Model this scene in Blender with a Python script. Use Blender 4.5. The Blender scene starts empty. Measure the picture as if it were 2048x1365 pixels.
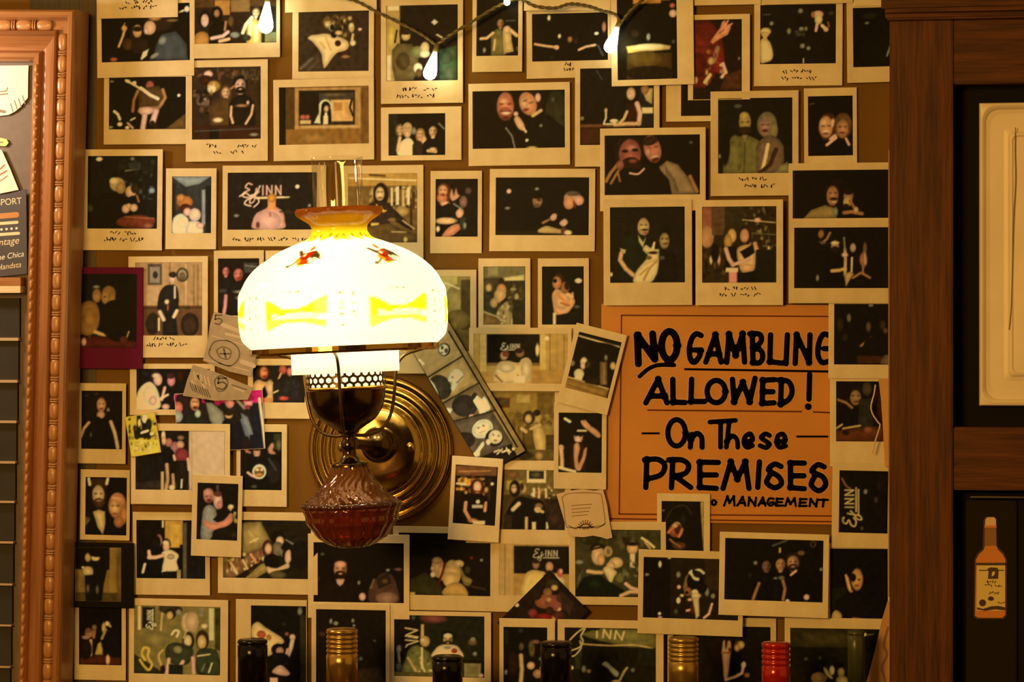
import bpy, bmesh, math, random
import numpy as np
from mathutils import Vector, Matrix

R = math.radians
scene = bpy.context.scene
col = scene.collection
random.seed(7)
rng = np.random.default_rng(11)

# ------------------------------------------------------------------ camera
CX, CY, CZ = 0.45, -2.60, 0.0
YAW = math.atan2(0.45, 2.60)
FPX = math.hypot(CX, CY) / 0.0005          # focal length in pixels of the 2048 px wide frame
cd = bpy.data.cameras.new('camera')
cam = bpy.data.objects.new('camera', cd); col.objects.link(cam)
cam.location = (CX, CY, CZ)
cam.rotation_euler = (R(90), 0, YAW)
cd.sensor_width = 36.0
cd.lens = 36.0 * FPX / 2048.0
cd.clip_start = 0.05
scene.camera = cam

# ------------------------------------------------------------------ world, room lights, exposure
scene.view_settings.view_transform = 'Standard'
scene.view_settings.look = 'None'
scene.view_settings.gamma = 1.0
scene.view_settings.use_curve_mapping = False
scene.view_settings.exposure = 0.0
world = bpy.data.worlds.new('bar_room'); scene.world = world
world.use_nodes = True
bgn = world.node_tree.nodes['Background']
bgn.inputs[0].default_value = (1.0, 0.515, 0.10, 1)
bgn.inputs[1].default_value = 0.36


def lamp_obj(name, kind, loc, color, energy, size=0.1, target=None):
    ld = bpy.data.lights.new(name, kind)
    ld.color = color; ld.energy = energy
    if kind == 'AREA': ld.size = size
    else: ld.shadow_soft_size = size
    o = bpy.data.objects.new(name, ld); col.objects.link(o)
    o.location = loc
    if target is not None:
        o.rotation_euler = (Vector(target) - Vector(loc)).to_track_quat('-Z', 'Y').to_euler()
    return o


# warm area fill added behind the camera and a bright lamp up to the left of the frame
lamp_obj('room_fill', 'AREA', (-0.7, -3.0, 0.40), (1.0, 0.52, 0.11), 50.0, 0.7, (0.1, 0, -0.25))
lamp_obj('side_lamp', 'POINT', (-0.68, -0.19, 0.27), (1.0, 0.77, 0.52), 4.8, 0.035)


# ------------------------------------------------------------------ helpers
def P(px, py, Y=0.0):
    """point of the plane y = Y that the photograph shows at pixel (px, py) of 2048 x 1365"""
    a = (px - 1024.0) / FPX; b = (682.5 - py) / FPX
    c, s = math.cos(YAW), math.sin(YAW)
    d = Vector((-s + a * c, c + a * s, b))
    t = (Y - CY) / d.y
    return Vector((CX, CY, CZ)) + d * t


def pxsize(px, py, Y=0.0):
    return ((P(px + 20, py, Y) - P(px - 20, py, Y)).x / 40, (P(px, py - 20, Y) - P(px, py + 20, Y)).z / 40)


def lin(c):
    c = np.asarray(c, dtype=float)
    return np.where(c <= 0.04045, c / 12.92, ((c + 0.055) / 1.055) ** 2.4)


def tag(o, label=None, cat=None, group=None, kind=None):
    if label: o['label'] = label
    if cat: o['category'] = cat
    if group: o['group'] = group
    if kind: o['kind'] = kind
    return o


def empty(name, loc=(0, 0, 0), rot=(0, 0, 0)):
    o = bpy.data.objects.new(name, None); col.objects.link(o)
    o.location = loc; o.rotation_euler = rot
    o.empty_display_size = 0.02
    return o


class MB:
    def __init__(self): self.v = []; self.f = []

    def add(self, vs, fs):
        b = len(self.v); self.v += [tuple(x) for x in vs]
        self.f += [tuple(b + i for i in f) for f in fs]
        return self

    def box(self, x0, y0, z0, x1, y1, z1):
        x0, x1 = min(x0, x1), max(x0, x1); y0, y1 = min(y0, y1), max(y0, y1); z0, z1 = min(z0, z1), max(z0, z1)
        return self.add([(x0, y0, z0), (x1, y0, z0), (x1, y1, z0), (x0, y1, z0), (x0, y0, z1), (x1, y0, z1), (x1, y1, z1), (x0, y1, z1)],
                        [(0, 3, 2, 1), (4, 5, 6, 7), (0, 1, 5, 4), (1, 2, 6, 5), (2, 3, 7, 6), (3, 0, 4, 7)])

    def lathe(self, prof, n=48, mod=None, close=False):
        """prof [(r, z)] turned around z; mod(theta, i, r, z) -> r"""
        b = len(self.v)
        for i, (r, z) in enumerate(prof):
            for k in range(n):
                t = 2 * math.pi * k / n
                rr = mod(t, i, r, z) if mod else r
                self.v.append((rr * math.cos(t), rr * math.sin(t), z))
        m = len(prof)
        for i in range(m - 1 if not close else m):
            j = (i + 1) % m
            for k in range(n):
                k2 = (k + 1) % n
                self.f.append((b + i * n + k, b + i * n + k2, b + j * n + k2, b + j * n + k))
        return self

    def tube(self, pts, r, n=8, cap=True):
        pts = [Vector(p) for p in pts]
        rs = r if isinstance(r, (list, tuple)) else [r] * len(pts)
        b = len(self.v)
        up = Vector((0.13, 0.31, 0.94))
        for i, p in enumerate(pts):
            d = (pts[min(i + 1, len(pts) - 1)] - pts[max(i - 1, 0)]).normalized()
            a = d.cross(up)
            if a.length < 1e-4: a = d.cross(Vector((1, 0, 0)))
            a.normalize(); c = d.cross(a)
            for k in range(n):
                t = 2 * math.pi * k / n
                self.v.append(tuple(p + (a * math.cos(t) + c * math.sin(t)) * rs[i]))
        for i in range(len(pts) - 1):
            for k in range(n):
                k2 = (k + 1) % n
                self.f.append((b + i * n + k, b + i * n + k2, b + (i + 1) * n + k2, b + (i + 1) * n + k))
        if cap:
            self.f.append(tuple(b + k for k in range(n)))
            e = b + (len(pts) - 1) * n
            self.f.append(tuple(e + k for k in reversed(range(n))))
        return self

    def build(self, name, mat, parent=None, smooth=False, bevel=0.0):
        me = bpy.data.meshes.new(name)
        me.from_pydata(self.v, [], self.f)
        me.materials.append(mat)
        bm = bmesh.new(); bm.from_mesh(me)
        bmesh.ops.recalc_face_normals(bm, faces=bm.faces)
        if bevel > 0:
            bmesh.ops.bevel(bm, geom=list(bm.edges), offset=bevel, segments=2, affect='EDGES', clamp_overlap=True)
        if smooth:
            for f in bm.faces: f.smooth = True
        bm.to_mesh(me); bm.free()
        o = bpy.data.objects.new(name, me); col.objects.link(o)
        if parent: o.parent = parent
        return o


def spline(pts, n=6, closed=False):
    """Catmull-Rom through 2-D or 3-D points"""
    p = [np.array(q, dtype=float) for q in pts]
    if len(p) < 3 and not closed: return [tuple(q) for q in p]
    out = []
    m = len(p)
    for i in range(m if closed else m - 1):
        if closed: p0, p1, p2, p3 = p[(i - 1) % m], p[i], p[(i + 1) % m], p[(i + 2) % m]
        else: p0, p1, p2, p3 = p[max(i - 1, 0)], p[i], p[i + 1], p[min(i + 2, m - 1)]
        for k in range(n):
            t = k / n
            out.append(tuple(0.5 * ((2 * p1) + (-p0 + p2) * t + (2 * p0 - 5 * p1 + 4 * p2 - p3) * t * t + (-p0 + 3 * p1 - 3 * p2 + p3) * t ** 3)))
    out.append(tuple(p[0] if closed else p[-1]))
    return out


def ribbon(mb, pts, w, to3, w2=None):
    """flat brush stroke with round ends, one strip without overlaps; pts in pixels, to3(px, py) -> local 3-D"""
    pts = [tuple(p) for k, p in enumerate(pts) if k == 0 or math.hypot(p[0] - pts[k - 1][0], p[1] - pts[k - 1][1]) > 1e-6]
    n = len(pts)
    if n == 1:
        x, y = pts[0]
        mb.add([to3(x + w / 2 * math.cos(t * math.pi / 6), y + w / 2 * math.sin(t * math.pi / 6)) for t in range(12)], [tuple(range(12))])
        return
    dirs = [((pts[k + 1][0] - pts[k][0]), (pts[k + 1][1] - pts[k][1])) for k in range(n - 1)]
    dirs = [(a / math.hypot(a, b), b / math.hypot(a, b)) for a, b in dirs]
    for k in range(1, n - 1):           # sharp corner: two strokes
        if dirs[k - 1][0] * dirs[k][0] + dirs[k - 1][1] * dirs[k][1] < 0.35:
            ribbon(mb, pts[:k + 1], w, to3); ribbon(mb, pts[k:], w, to3)
            return
    hw = w / 2
    Ls, Rs = [], []
    for k in range(n):
        a = dirs[max(k - 1, 0)]; b = dirs[min(k, n - 2)]
        mx_, my_ = -(a[1] + b[1]), a[0] + b[0]
        l = math.hypot(mx_, my_); mx_, my_ = mx_ / l, my_ / l
        m = hw / max(.5, mx_ * -b[1] + my_ * b[0])
        Ls.append((pts[k][0] + mx_ * m, pts[k][1] + my_ * m)); Rs.append((pts[k][0] - mx_ * m, pts[k][1] - my_ * m))
    v = [to3(*q) for q in Ls] + [to3(*q) for q in Rs]
    mb.add(v, [(k, k + 1, n + k + 1, n + k) for k in range(n - 1)])
    for (x, y), d, s in ((pts[0], dirs[0], -1), (pts[-1], dirs[-1], 1)):
        t0 = math.atan2(d[1], d[0]) + (math.pi if s < 0 else 0)
        mb.add([to3(x + hw * math.cos(t0 + a * math.pi / 8), y + hw * math.sin(t0 + a * math.pi / 8)) for a in range(-4, 5)], [tuple(range(9))])


# ------------------------------------------------------------------ materials
def new_mat(name):
    m = bpy.data.materials.new(name); m.use_nodes = True
    return m, m.node_tree.nodes, m.node_tree.links, m.node_tree.nodes['Principled BSDF']


def plain(name, c, rough=0.5, metal=0.0, spec=0.5, noise=0.0, nscale=60.0, bump=0.0, coat=0.0, emit=None, estr=0.0):
    m, N, L, b = new_mat(name)
    b.inputs['Roughness'].default_value = rough
    b.inputs['Metallic'].default_value = metal
    b.inputs['Specular IOR Level'].default_value = spec
    b.inputs['Coat Weight'].default_value = coat
    b.inputs['Base Color'].default_value = (*c, 1)
    if emit:
        b.inputs['Emission Color'].default_value = (*emit, 1); b.inputs['Emission Strength'].default_value = estr
    if noise > 0 or bump > 0:
        tc = N.new('ShaderNodeTexCoord'); nz = N.new('ShaderNodeTexNoise')
        nz.inputs['Scale'].default_value = nscale; nz.inputs['Detail'].default_value = 5
        L.new(tc.outputs['Object'], nz.inputs['Vector'])
        if noise > 0:
            mx = N.new('ShaderNodeMix'); mx.data_type = 'RGBA'
            mx.inputs[6].default_value = (*[x * (1 - noise) for x in c], 1)
            mx.inputs[7].default_value = (*[min(1, x * (1 + noise)) for x in c], 1)
            L.new(nz.outputs['Fac'], mx.inputs[0]); L.new(mx.outputs[2], b.inputs['Base Color'])
        if bump > 0:
            bp = N.new('ShaderNodeBump'); bp.inputs['Strength'].default_value = bump; bp.inputs['Distance'].default_value = 0.001
            L.new(nz.outputs['Fac'], bp.inputs['Height']); L.new(bp.outputs['Normal'], b.inputs['Normal'])
    return m


def wood(name, c1, c2, axis='z', rough=0.35, scale=1.0, bump=0.25, spec=0.4, coat=0.15):
    m, N, L, b = new_mat(name)
    b.inputs['Roughness'].default_value = rough
    b.inputs['Specular IOR Level'].default_value = spec
    b.inputs['Coat Weight'].default_value = coat; b.inputs['Coat Roughness'].default_value = 0.25
    tc = N.new('ShaderNodeTexCoord'); mp = N.new('ShaderNodeMapping')
    s = {'z': (170, 170, 9), 'x': (9, 170, 170)}[axis]
    mp.inputs['Scale'].default_value = tuple(q * scale for q in s)
    nz = N.new('ShaderNodeTexNoise'); nz.inputs['Scale'].default_value = 1.0; nz.inputs['Detail'].default_value = 6; nz.inputs['Roughness'].default_value = 0.36
    nz.inputs['Distortion'].default_value = 0.6
    mp2 = N.new('ShaderNodeMapping'); mp2.inputs['Scale'].default_value = tuple(q * scale * 3.5 for q in s)
    nf = N.new('ShaderNodeTexNoise'); nf.inputs['Scale'].default_value = 1.0; nf.inputs['Detail'].default_value = 3
    L.new(tc.outputs['Object'], mp.inputs['Vector']); L.new(mp.outputs['Vector'], nz.inputs['Vector'])
    L.new(tc.outputs['Object'], mp2.inputs['Vector']); L.new(mp2.outputs['Vector'], nf.inputs['Vector'])
    mul = N.new('ShaderNodeMath'); mul.operation = 'MULTIPLY'
    ad = N.new('ShaderNodeMath'); ad.operation = 'MULTIPLY_ADD'; ad.inputs[1].default_value = 0.4
    L.new(nf.outputs['Fac'], ad.inputs[0]); 
    mul.inputs[1].default_value = 0.6; L.new(nz.outputs['Fac'], mul.inputs[0]); L.new(mul.outputs[0], ad.inputs[2])
    rp = N.new('ShaderNodeValToRGB'); rp.color_ramp.elements[0].position = 0.33; rp.color_ramp.elements[1].position = 0.66
    rp.color_ramp.elements[0].color = (*c1, 1); rp.color_ramp.elements[1].color = (*c2, 1)
    L.new(ad.outputs[0], rp.inputs['Fac']); L.new(rp.outputs['Color'], b.inputs['Base Color'])
    bp = N.new('ShaderNodeBump'); bp.inputs['Strength'].default_value = bump; bp.inputs['Distance'].default_value = 0.0006
    L.new(ad.outputs[0], bp.inputs['Height']); L.new(bp.outputs['Normal'], b.inputs['Normal'])
    return m


def card_mat():
    m, N, L, b = new_mat('photo_card')
    b.inputs['Roughness'].default_value = 0.5
    b.inputs['Specular IOR Level'].default_value = 0.3
    tc = N.new('ShaderNodeTexCoord'); nz = N.new('ShaderNodeTexNoise'); nz.inputs['Scale'].default_value = 55; nz.inputs['Detail'].default_value = 4
    oi = N.new('ShaderNodeObjectInfo')
    r1 = N.new('ShaderNodeMix'); r1.data_type = 'RGBA'
    r1.inputs[6].default_value = (0.70, 0.615, 0.43, 1); r1.inputs[7].default_value = (0.80, 0.72, 0.55, 1)
    r2 = N.new('ShaderNodeMix'); r2.data_type = 'RGBA'; r2.blend_type = 'MULTIPLY'; r2.inputs[0].default_value = 1.0
    rp = N.new('ShaderNodeValToRGB'); rp.color_ramp.elements[0].position = 0.3; rp.color_ramp.elements[1].position = 0.7
    rp.color_ramp.elements[0].color = (0.88, 0.85, 0.78, 1); rp.color_ramp.elements[1].color = (1, 1, 1, 1)
    L.new(tc.outputs['Object'], nz.inputs['Vector']); L.new(nz.outputs['Fac'], rp.inputs['Fac'])
    L.new(oi.outputs['Random'], r1.inputs[0]); L.new(r1.outputs[2], r2.inputs[6]); L.new(rp.outputs['Color'], r2.inputs[7])
    L.new(r2.outputs[2], b.inputs['Base Color'])
    return m


def print_mat(name='photo_print', rough=0.42, spec=0.07):
    m, N, L, b = new_mat(name)
    b.inputs['Roughness'].default_value = rough
    b.inputs['Specular IOR Level'].default_value = spec
    at = N.new('ShaderNodeAttribute'); at.attribute_name = 'Col'
    L.new(at.outputs['Color'], b.inputs['Base Color'])
    return m


M = {}
M['card'] = card_mat()
M['print'] = print_mat()
M['ink'] = plain('ink', (0.02, 0.012, 0.008), 0.7, spec=.1)
M['wall'] = plain('wall_paint', (0.175, 0.088, 0.013), 0.7, spec=.2, noise=0.12, nscale=12, bump=0.15)
M['dark_wood'] = wood('dark_wood', (0.016, 0.010, 0.005), (0.040, 0.024, 0.011), 'z', 0.5)
M['frame_wood'] = wood('frame_wood', (0.22, 0.088, 0.030), (0.36, 0.155, 0.060), 'z', 0.33, 0.8)
M['frame_wood_x'] = wood('frame_wood_x', (0.22, 0.088, 0.030), (0.36, 0.155, 0.060), 'x', 0.33, 0.8)
M['gilt'] = wood('gilt_wood', (0.30, 0.135, 0.048), (0.50, 0.25, 0.10), 'z', 0.3, 0.8)
M['oak'] = wood('oak', (0.035, 0.010, 0.002), (0.135, 0.042, 0.010), 'z', 0.5, 0.9, 0.5, 0.2, 0.04)
M['oak_x'] = wood('oak_x', (0.035, 0.010, 0.002), (0.135, 0.042, 0.010), 'x', 0.5, 0.9, 0.5, 0.2, 0.04)
M['brass'] = plain('brass', (0.56, 0.38, 0.115), 0.15, 1.0, bump=0.08, nscale=25)
M['dark_brass'] = plain('dark_brass', (0.12, 0.075, 0.032), 0.2, 1.0)
M['bronze_wire'] = plain('bronze_wire', (0.16, 0.10, 0.045), 0.35, 1.0)
M['black'] = plain('black_panel', (0.004, 0.0025, 0.0018), 0.6, spec=.12)

# ------------------------------------------------------------------ prints: small painter on a vertex grid
ILLUM = lin(np.array([196, 142, 72]) / 255.0) / np.array([0.75, 0.667, 0.49])   # warm room light on paper
PAL = dict(K='0c0603', D='241408', B='4a2d12', O='a86a2c', T='c89858', S='d49a66', s='9a6238', r='a8503a', P='dca080', C='e0b878',
           W='fff0d0', G='4a4538', g='80745c', R='7a1a14', M='b01848', Y='d0a040', V='34301a', v='6e6030', N='1a1c1c', X='301008',
           w='7a5228', E='5c3a18', L='f0d8a0')


def hexc(c):
    c = PAL.get(c, c)
    if len(c) == 3: c = c[0] * 2 + c[1] * 2 + c[2] * 2
    return np.array([int(c[i:i + 2], 16) for i in (0, 2, 4)]) / 255.0


class Canvas:
    def __init__(self, X, Y, bg):
        self.X, self.Y = X, Y; self.round = True
        self.c = np.tile(hexc(bg), (len(X), 1)); self.soft = 2.8

    def put(self, sd, c, a=1.0, size=0.0):
        k = np.clip(0.5 - sd / self.soft, 0, 1)[:, None] * a
        q = hexc(c)[None]
        if size > 3.5 and self.round:       # the print shows rounded, photographed forms
            q = q * (0.80 + 0.24 * np.clip(-sd / size, 0, 1))[:, None]
        self.c = self.c * (1 - k) + q * k

    def ell(self, cx, cy, rx, ry, c, rot=0.0, a=1.0):
        t = R(rot); dx, dy = self.X - cx, self.Y - cy
        u = dx * math.cos(t) + dy * math.sin(t); v = -dx * math.sin(t) + dy * math.cos(t)
        q = np.sqrt((u / rx) ** 2 + (v / ry) ** 2)
        self.put((q - 1) * min(rx, ry), c, a, min(rx, ry) * .8)

    def seg(self, x0, y0, x1, y1):
        dx, dy = x1 - x0, y1 - y0; L2 = dx * dx + dy * dy or 1e-9
        t = np.clip(((self.X - x0) * dx + (self.Y - y0) * dy) / L2, 0, 1)
        return np.hypot(self.X - x0 - t * dx, self.Y - y0 - t * dy)

    def line(self, w, c, pts, a=1.0):
        d = None
        for p, q in zip(pts[:-1], pts[1:]):
            s = self.seg(*p, *q); d = s if d is None else np.minimum(d, s)
        self.put(d - w / 2, c, a, w / 2)

    def poly(self, c, pts, a=1.0, size=9.0):
        d = np.full(len(self.X), 1e9); ins = np.zeros(len(self.X), bool)
        for i in range(len(pts)):
            (x0, y0), (x1, y1) = pts[i], pts[(i + 1) % len(pts)]
            d = np.minimum(d, self.seg(x0, y0, x1, y1))
            if y0 != y1:
                cr = ((y0 > self.Y) != (y1 > self.Y)) & (self.X < (x1 - x0) * (self.Y - y0) / (y1 - y0) + x0)
                ins ^= cr
        self.put(np.where(ins, -d, d), c, a, size)

    def head(self, cx, cy, r, skin, hair, st=''):
        if 'l' in st: self.ell(cx, cy + .35 * r, 1.0 * r, 1.45 * r, hair)
        self.ell(cx, cy - .12 * r, .88 * r, 1.0 * r, hair)
        self.ell(cx, cy + .95 * r, .33 * r, .5 * r, skin)
        self.ell(cx, cy + .12 * r, .68 * r, .86 * r, skin)
        self.ell(cx + .42 * r, cy + .2 * r, .28 * r, .62 * r, hair, 0, .35)
        if 'b' in st:
            self.ell(cx, cy + .68 * r, .58 * r, .44 * r, hair)
            self.ell(cx, cy + .56 * r, .2 * r, .1 * r, skin)
        for s in (-1, 1): self.ell(cx + s * .28 * r, cy - .02 * r, .15 * r, .09 * r, '2a1208', 0, .55)
        self.ell(cx, cy + .28 * r, .1 * r, .16 * r, '7a4020', 0, .35)
        if 'm' in st: self.ell(cx, cy + .43 * r, .33 * r, .1 * r, hair)
        if 'b' not in st: self.ell(cx, cy + .56 * r, .22 * r, .08 * r, '7a3020', 0, .6)
        if 'c' in st: self.ell(cx, cy - .62 * r, .85 * r, .42 * r, hair); self.ell(cx, cy - .35 * r, 1.0 * r, .14 * r, hair)

    def torso(self, cx, y, w, h, c):
        f = [(-.5, 1), (-.5, .3), (-.33, .1), (-.13, 0), (.13, 0), (.33, .1), (.5, .3), (.5, 1)]
        self.poly(c, [(cx + a * w, y + b * h) for a, b in f])

    def neon(self, x, y, s, c, rot=0.0, w=2.2):
        t = R(rot)
        E = [[(8, -10), (2, -12), (-2, -6), (4, -2), (-4, 2), (-6, 8), (2, 10), (8, 6)], [(15, -4), (13, 6), (11, 16), (5, 19), (6, 12), (14, 6), (19, 1)],
             [(25, -8), (25, 6)], [(31, 6), (31, -8), (39, 6), (39, -8)], [(45, 6), (45, -8), (53, 6), (53, -8)], [(18, 10), (57, 10)]]
        for k in E:
            q = spline(k, 5) if len(k) > 4 else k
            self.line(w, c, [(x + s * (a * math.cos(t) - b * math.sin(t)), y + s * (a * math.sin(t) + b * math.cos(t))) for a, b in q])

    def run(self, dsl):
        for cmd in dsl.replace('\n', ' ').split(';'):
            k = cmd.split()
            if not k: continue
            o = k[0]
            F = lambda i, j=None: [float(q) for q in k[i:j]]
            if o == 'e' and k[5] == 'K' and float(k[4]) <= 2.6: self.ell(*F(1, 5), '200c06', *(F(6, 7) or [0.0]), .5)
            elif o == 'e': self.ell(*F(1, 5), k[5], *(F(6)))
            elif o == 'b':
                x0, y0, x1, y1 = F(1, 5); self.poly(k[5], [(x0, y0), (x1, y0), (x1, y1), (x0, y1)], *(F(6) or [1.0]), size=0)
            elif o == 'l':
                q = F(3); self.line(float(k[1]), k[2], list(zip(q[::2], q[1::2])))
            elif o == 'c':
                q = F(3); self.line(float(k[1]), k[2], spline(list(zip(q[::2], q[1::2])), 5))
            elif o == 'p':
                q = F(2); self.poly(k[1], list(zip(q[::2], q[1::2])))
            elif o == 's':
                q = F(2); self.poly(k[1], spline(list(zip(q[::2], q[1::2])), 5, True))
            elif o == 'h': self.head(*F(1, 4), k[4], k[5], k[6] if len(k) > 6 else '')
            elif o == 't': self.torso(*F(1, 5), k[5])
            elif o == 'j': self.neon(*F(1, 4), k[4], *(F(5)))
            elif o == 'o': self.soft = float(k[1])
            elif o == 'x':     # loose clutter: x n x0 y0 x1 y1 size colours...
                n, x0, y0, x1, y1, sz = F(1, 7); cs = k[7:]
                rs = random.Random(int(x0 * 7 + y0 * 13 + n))
                for _ in range(int(n)):
                    self.ell(rs.uniform(x0, x1), rs.uniform(y0, y1), rs.uniform(.3, 1) * sz, rs.uniform(.4, 1.3) * sz, rs.choice(cs), 0, rs.uniform(.4, 1))
            else: raise ValueError(cmd)

    def albedo(self, seed):
        r = np.random.default_rng(seed)
        c = self.c.copy()
        f = np.ones(len(self.X))
        for _ in range(16):
            w_ = r.uniform(.05, .5); t = r.uniform(0, 6.28); ph = r.uniform(0, 6.28)
            f += .055 * np.sin(w_ * (math.cos(t) * self.X + math.sin(t) * self.Y) + ph + .8 * np.sin(.07 * self.Y + t))
        f *= r.normal(1, .07, len(self.X))
        f = 1 + (f - 1) * (1 - .78 * np.clip(c.mean(1) * 1.5, 0, 1))
        out = lin(np.clip(c, 0, 1)) * np.clip(f, .5, 1.6)[:, None] / (1.08 * ILLUM[None]) * np.array([[1.0, .91, .64]])
        return np.clip(out * 0.96 - 0.0015, 0.0008, 0.90)


def grid_mesh(name, u, v, pos, rgb, mat, parent):
    """u x v vertex grid with a colour per vertex"""
    me = bpy.data.meshes.new(name)
    nv = u * v
    idx = np.arange(nv).reshape(v, u)
    q = np.stack([idx[:-1, :-1], idx[:-1, 1:], idx[1:, 1:], idx[1:, :-1]], -1).reshape(-1, 4)[:, ::-1]
    me.vertices.add(nv); me.vertices.foreach_set('co', pos.astype(np.float32).ravel())
    me.loops.add(q.size); me.loops.foreach_set('vertex_index', q.astype(np.int32).ravel())
    me.polygons.add(len(q)); me.polygons.foreach_set('loop_start', np.arange(0, q.size, 4, dtype=np.int32))
    me.polygons.foreach_set('loop_total', np.full(len(q), 4, dtype=np.int32))
    me.polygons.foreach_set('use_smooth', np.ones(len(q), dtype=bool))
    at = me.color_attributes.new('Col', 'FLOAT_COLOR', 'POINT')
    at.data.foreach_set('color', np.concatenate([rgb, np.ones((nv, 1))], 1).astype(np.float32).ravel())
    me.update(calc_edges=True); me.validate()
    me.materials.append(mat)
    o = bpy.data.objects.new(name, me); col.objects.link(o)
    if parent: o.parent = parent
    return o


CELL = 1.75
LAYER = 0.0018
PHOTOS = []


def scribble(lines, seed, hgt=8.0):
    r = random.Random(seed); out = []
    for (x0, x1, y) in lines:
        x = x0
        while x < x1:
            for _ in range(r.randint(2, 5)):
                if x > x1: break
                w = r.uniform(2.6, 4.6)
                k = r.randint(2, 4)
                out.append([(x + w * j / (k - 1) * r.uniform(.6, 1), y + r.uniform(-.5, .5) * hgt) for j in range(k)])
                x += w + 1.6
            x += r.uniform(3.5, 8)
    return out


def photo(label, rect, win, z, bg, dsl, rot=0.0, cap=None, curl=None, mat=None, name='instant_photo', cat='photo', group='instant photos pinned to the wall', thick=0.0009, tape=None):
    x0, y0, x1, y1 = rect
    cx, cy = (x0 + x1) / 2, (y0 + y1) / 2
    Y = -(0.0009 + z * LAYER)
    ctr = P(cx, cy, Y); sx, sz = pxsize(cx, cy, Y)
    root = empty(name, ctr, (0, R(rot), 0))
    tag(root, label, cat, group)
    seed = int(abs(x0) * 31 + abs(y0) * 17 + x1)
    rs = random.Random(seed)
    if curl is None: curl = (rs.uniform(-.3, .55), rs.uniform(-.2, .5), rs.uniform(-.3, .3))
    hw, hh = (x1 - x0) / 2, (y1 - y0) / 2
    lift = 0.0004

    def bend(x, y):                     # px offsets from the centre -> outward lift in metres
        u, v = x / hw, y / hh
        return lift * (curl[0] * u * u + curl[1] * v * v + curl[2] * u * v + .0)

    def L3(x, y, d):
        return (x * sx, -(d + bend(x, y)), -y * sz)
    # --- card: frame ring, rim and back
    wx0, wy0, wx1, wy1 = (win[0] - cx, win[1] - cy, win[2] - cx, win[3] - cy) if win else (-hw, -hh, hw, hh)
    full = win is None or (wx0 <= -hw + .6 and wx1 >= hw - .6 and wy0 <= -hh + .6 and wy1 >= hh - .6)
    mb = MB()
    n = 6
    def ring(ax0, ay0, ax1, ay1, d):
        pts = []
        for i in range(n): pts.append((ax0 + (ax1 - ax0) * i / n, ay0))
        for i in range(n): pts.append((ax1, ay0 + (ay1 - ay0) * i / n))
        for i in range(n): pts.append((ax1 - (ax1 - ax0) * i / n, ay1))
        for i in range(n): pts.append((ax0, ay1 - (ay1 - ay0) * i / n))
        return [L3(a, b, d) for a, b in pts]
    m4 = 4 * n
    e = .8
    rings = [ring(-hw, -hh, hw, hh, 0), ring(-hw, -hh, hw, hh, thick - .0002), ring(-hw + e, -hh + e, hw - e, hh - e, thick)]
    if not full:
        rings += [ring(wx0, wy0, wx1, wy1, thick), ring(wx0 + .5, wy0 + .5, wx1 - .5, wy1 - .5, thick - .00035)]
    vs = [q for r_ in rings for q in r_]
    fs = []
    for i in range(len(rings) - 1):
        for k in range(m4):
            k2 = (k + 1) % m4
            fs.append((i * m4 + k, i * m4 + k2, (i + 1) * m4 + k2, (i + 1) * m4 + k))
    fs.append(tuple(range(m4)))
    mb.add(vs, fs)
    card = mb.build('card', mat or M['card'], root)
    # --- picture
    if bg is not None:
        if full: gx0, gy0, gx1, gy1 = -hw + 1, -hh + 1, hw - 1, hh - 1
        else: gx0, gy0, gx1, gy1 = wx0 + .3, wy0 + .3, wx1 - .3, wy1 - .3
        u = max(4, int((gx1 - gx0) / CELL)); v = max(4, int((gy1 - gy0) / CELL))
        gx, gy = np.meshgrid(np.linspace(gx0, gx1, u), np.linspace(gy0, gy1, v))
        gx, gy = gx.ravel(), gy.ravel()
        t = R(rot)
        IX = cx + gx * math.cos(t) - gy * math.sin(t); IY = cy + gx * math.sin(t) + gy * math.cos(t)
        cv = Canvas(IX, IY, bg); cv.run(dsl)
        d = thick - .00025 if not full else thick + .00005
        lf = lift * (curl[0] * (gx / hw) ** 2 + curl[1] * (gy / hh) ** 2 + curl[2] * gx * gy / hw / hh)
        pos = np.stack([gx * sx, -(d + lf), -gy * sz], 1)
        grid_mesh('picture', u, v, pos, cv.albedo(seed), M['print'], root)
    if cap:
        mb = MB(); t = R(rot)
        for st in scribble(cap, seed):
            ribbon(mb, st, 1.7, lambda x, y: L3((x - cx), (y - cy), thick + .00008))
        mb.build('handwriting', M['ink'], card)
    PHOTOS.append((rect, rot, z, label))
    return root

# ------------------------------------------------------------------ structure
def PX(px, py, Y): return P(px, py, Y)


def slab(mb, rect, Yf, Yb):
    """axis-aligned box whose FRONT face at y = Yf covers the pixel rectangle"""
    a = P(rect[0], rect[1], Yf); b = P(rect[2], rect[3], Yf)
    return mb.box(a.x, Yf, a.z, b.x, Yb, b.z)


mb = MB(); mb.box(-3.2, 0.0, -1.40, 3.2, 0.05, 2.7)
tag(mb.build('wall_back', M['wall']), kind='structure')
# the rest of the bar room: floor and the dark wall behind the camera
mb = MB(); mb.box(-3.2, -4.3, -1.45, 3.2, 0.05, -1.40)
tag(mb.build('floor', plain('bar_floor', (.05, .03, .018), .5)), kind='structure')
mb = MB(); mb.box(-3.2, -4.35, -1.40, 3.2, -4.30, 2.7)
tag(mb.build('wall_front', plain('bar_wall', (.06, .035, .02), .6)), kind='structure')
# dark boards of the panelling at the left end of the wall
for i, (xa, xb, t) in enumerate([(60, 118, .0006), (120, 158, .0006), (160, 176, .0004), (178, 192, .0006)]):
    mb = MB(); slab(mb, (xa, -80, xb, 1450), -t, 0.0)
    tag(mb.build('trim_%d' % (i + 1), M['dark_wood']), kind='structure')
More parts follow.
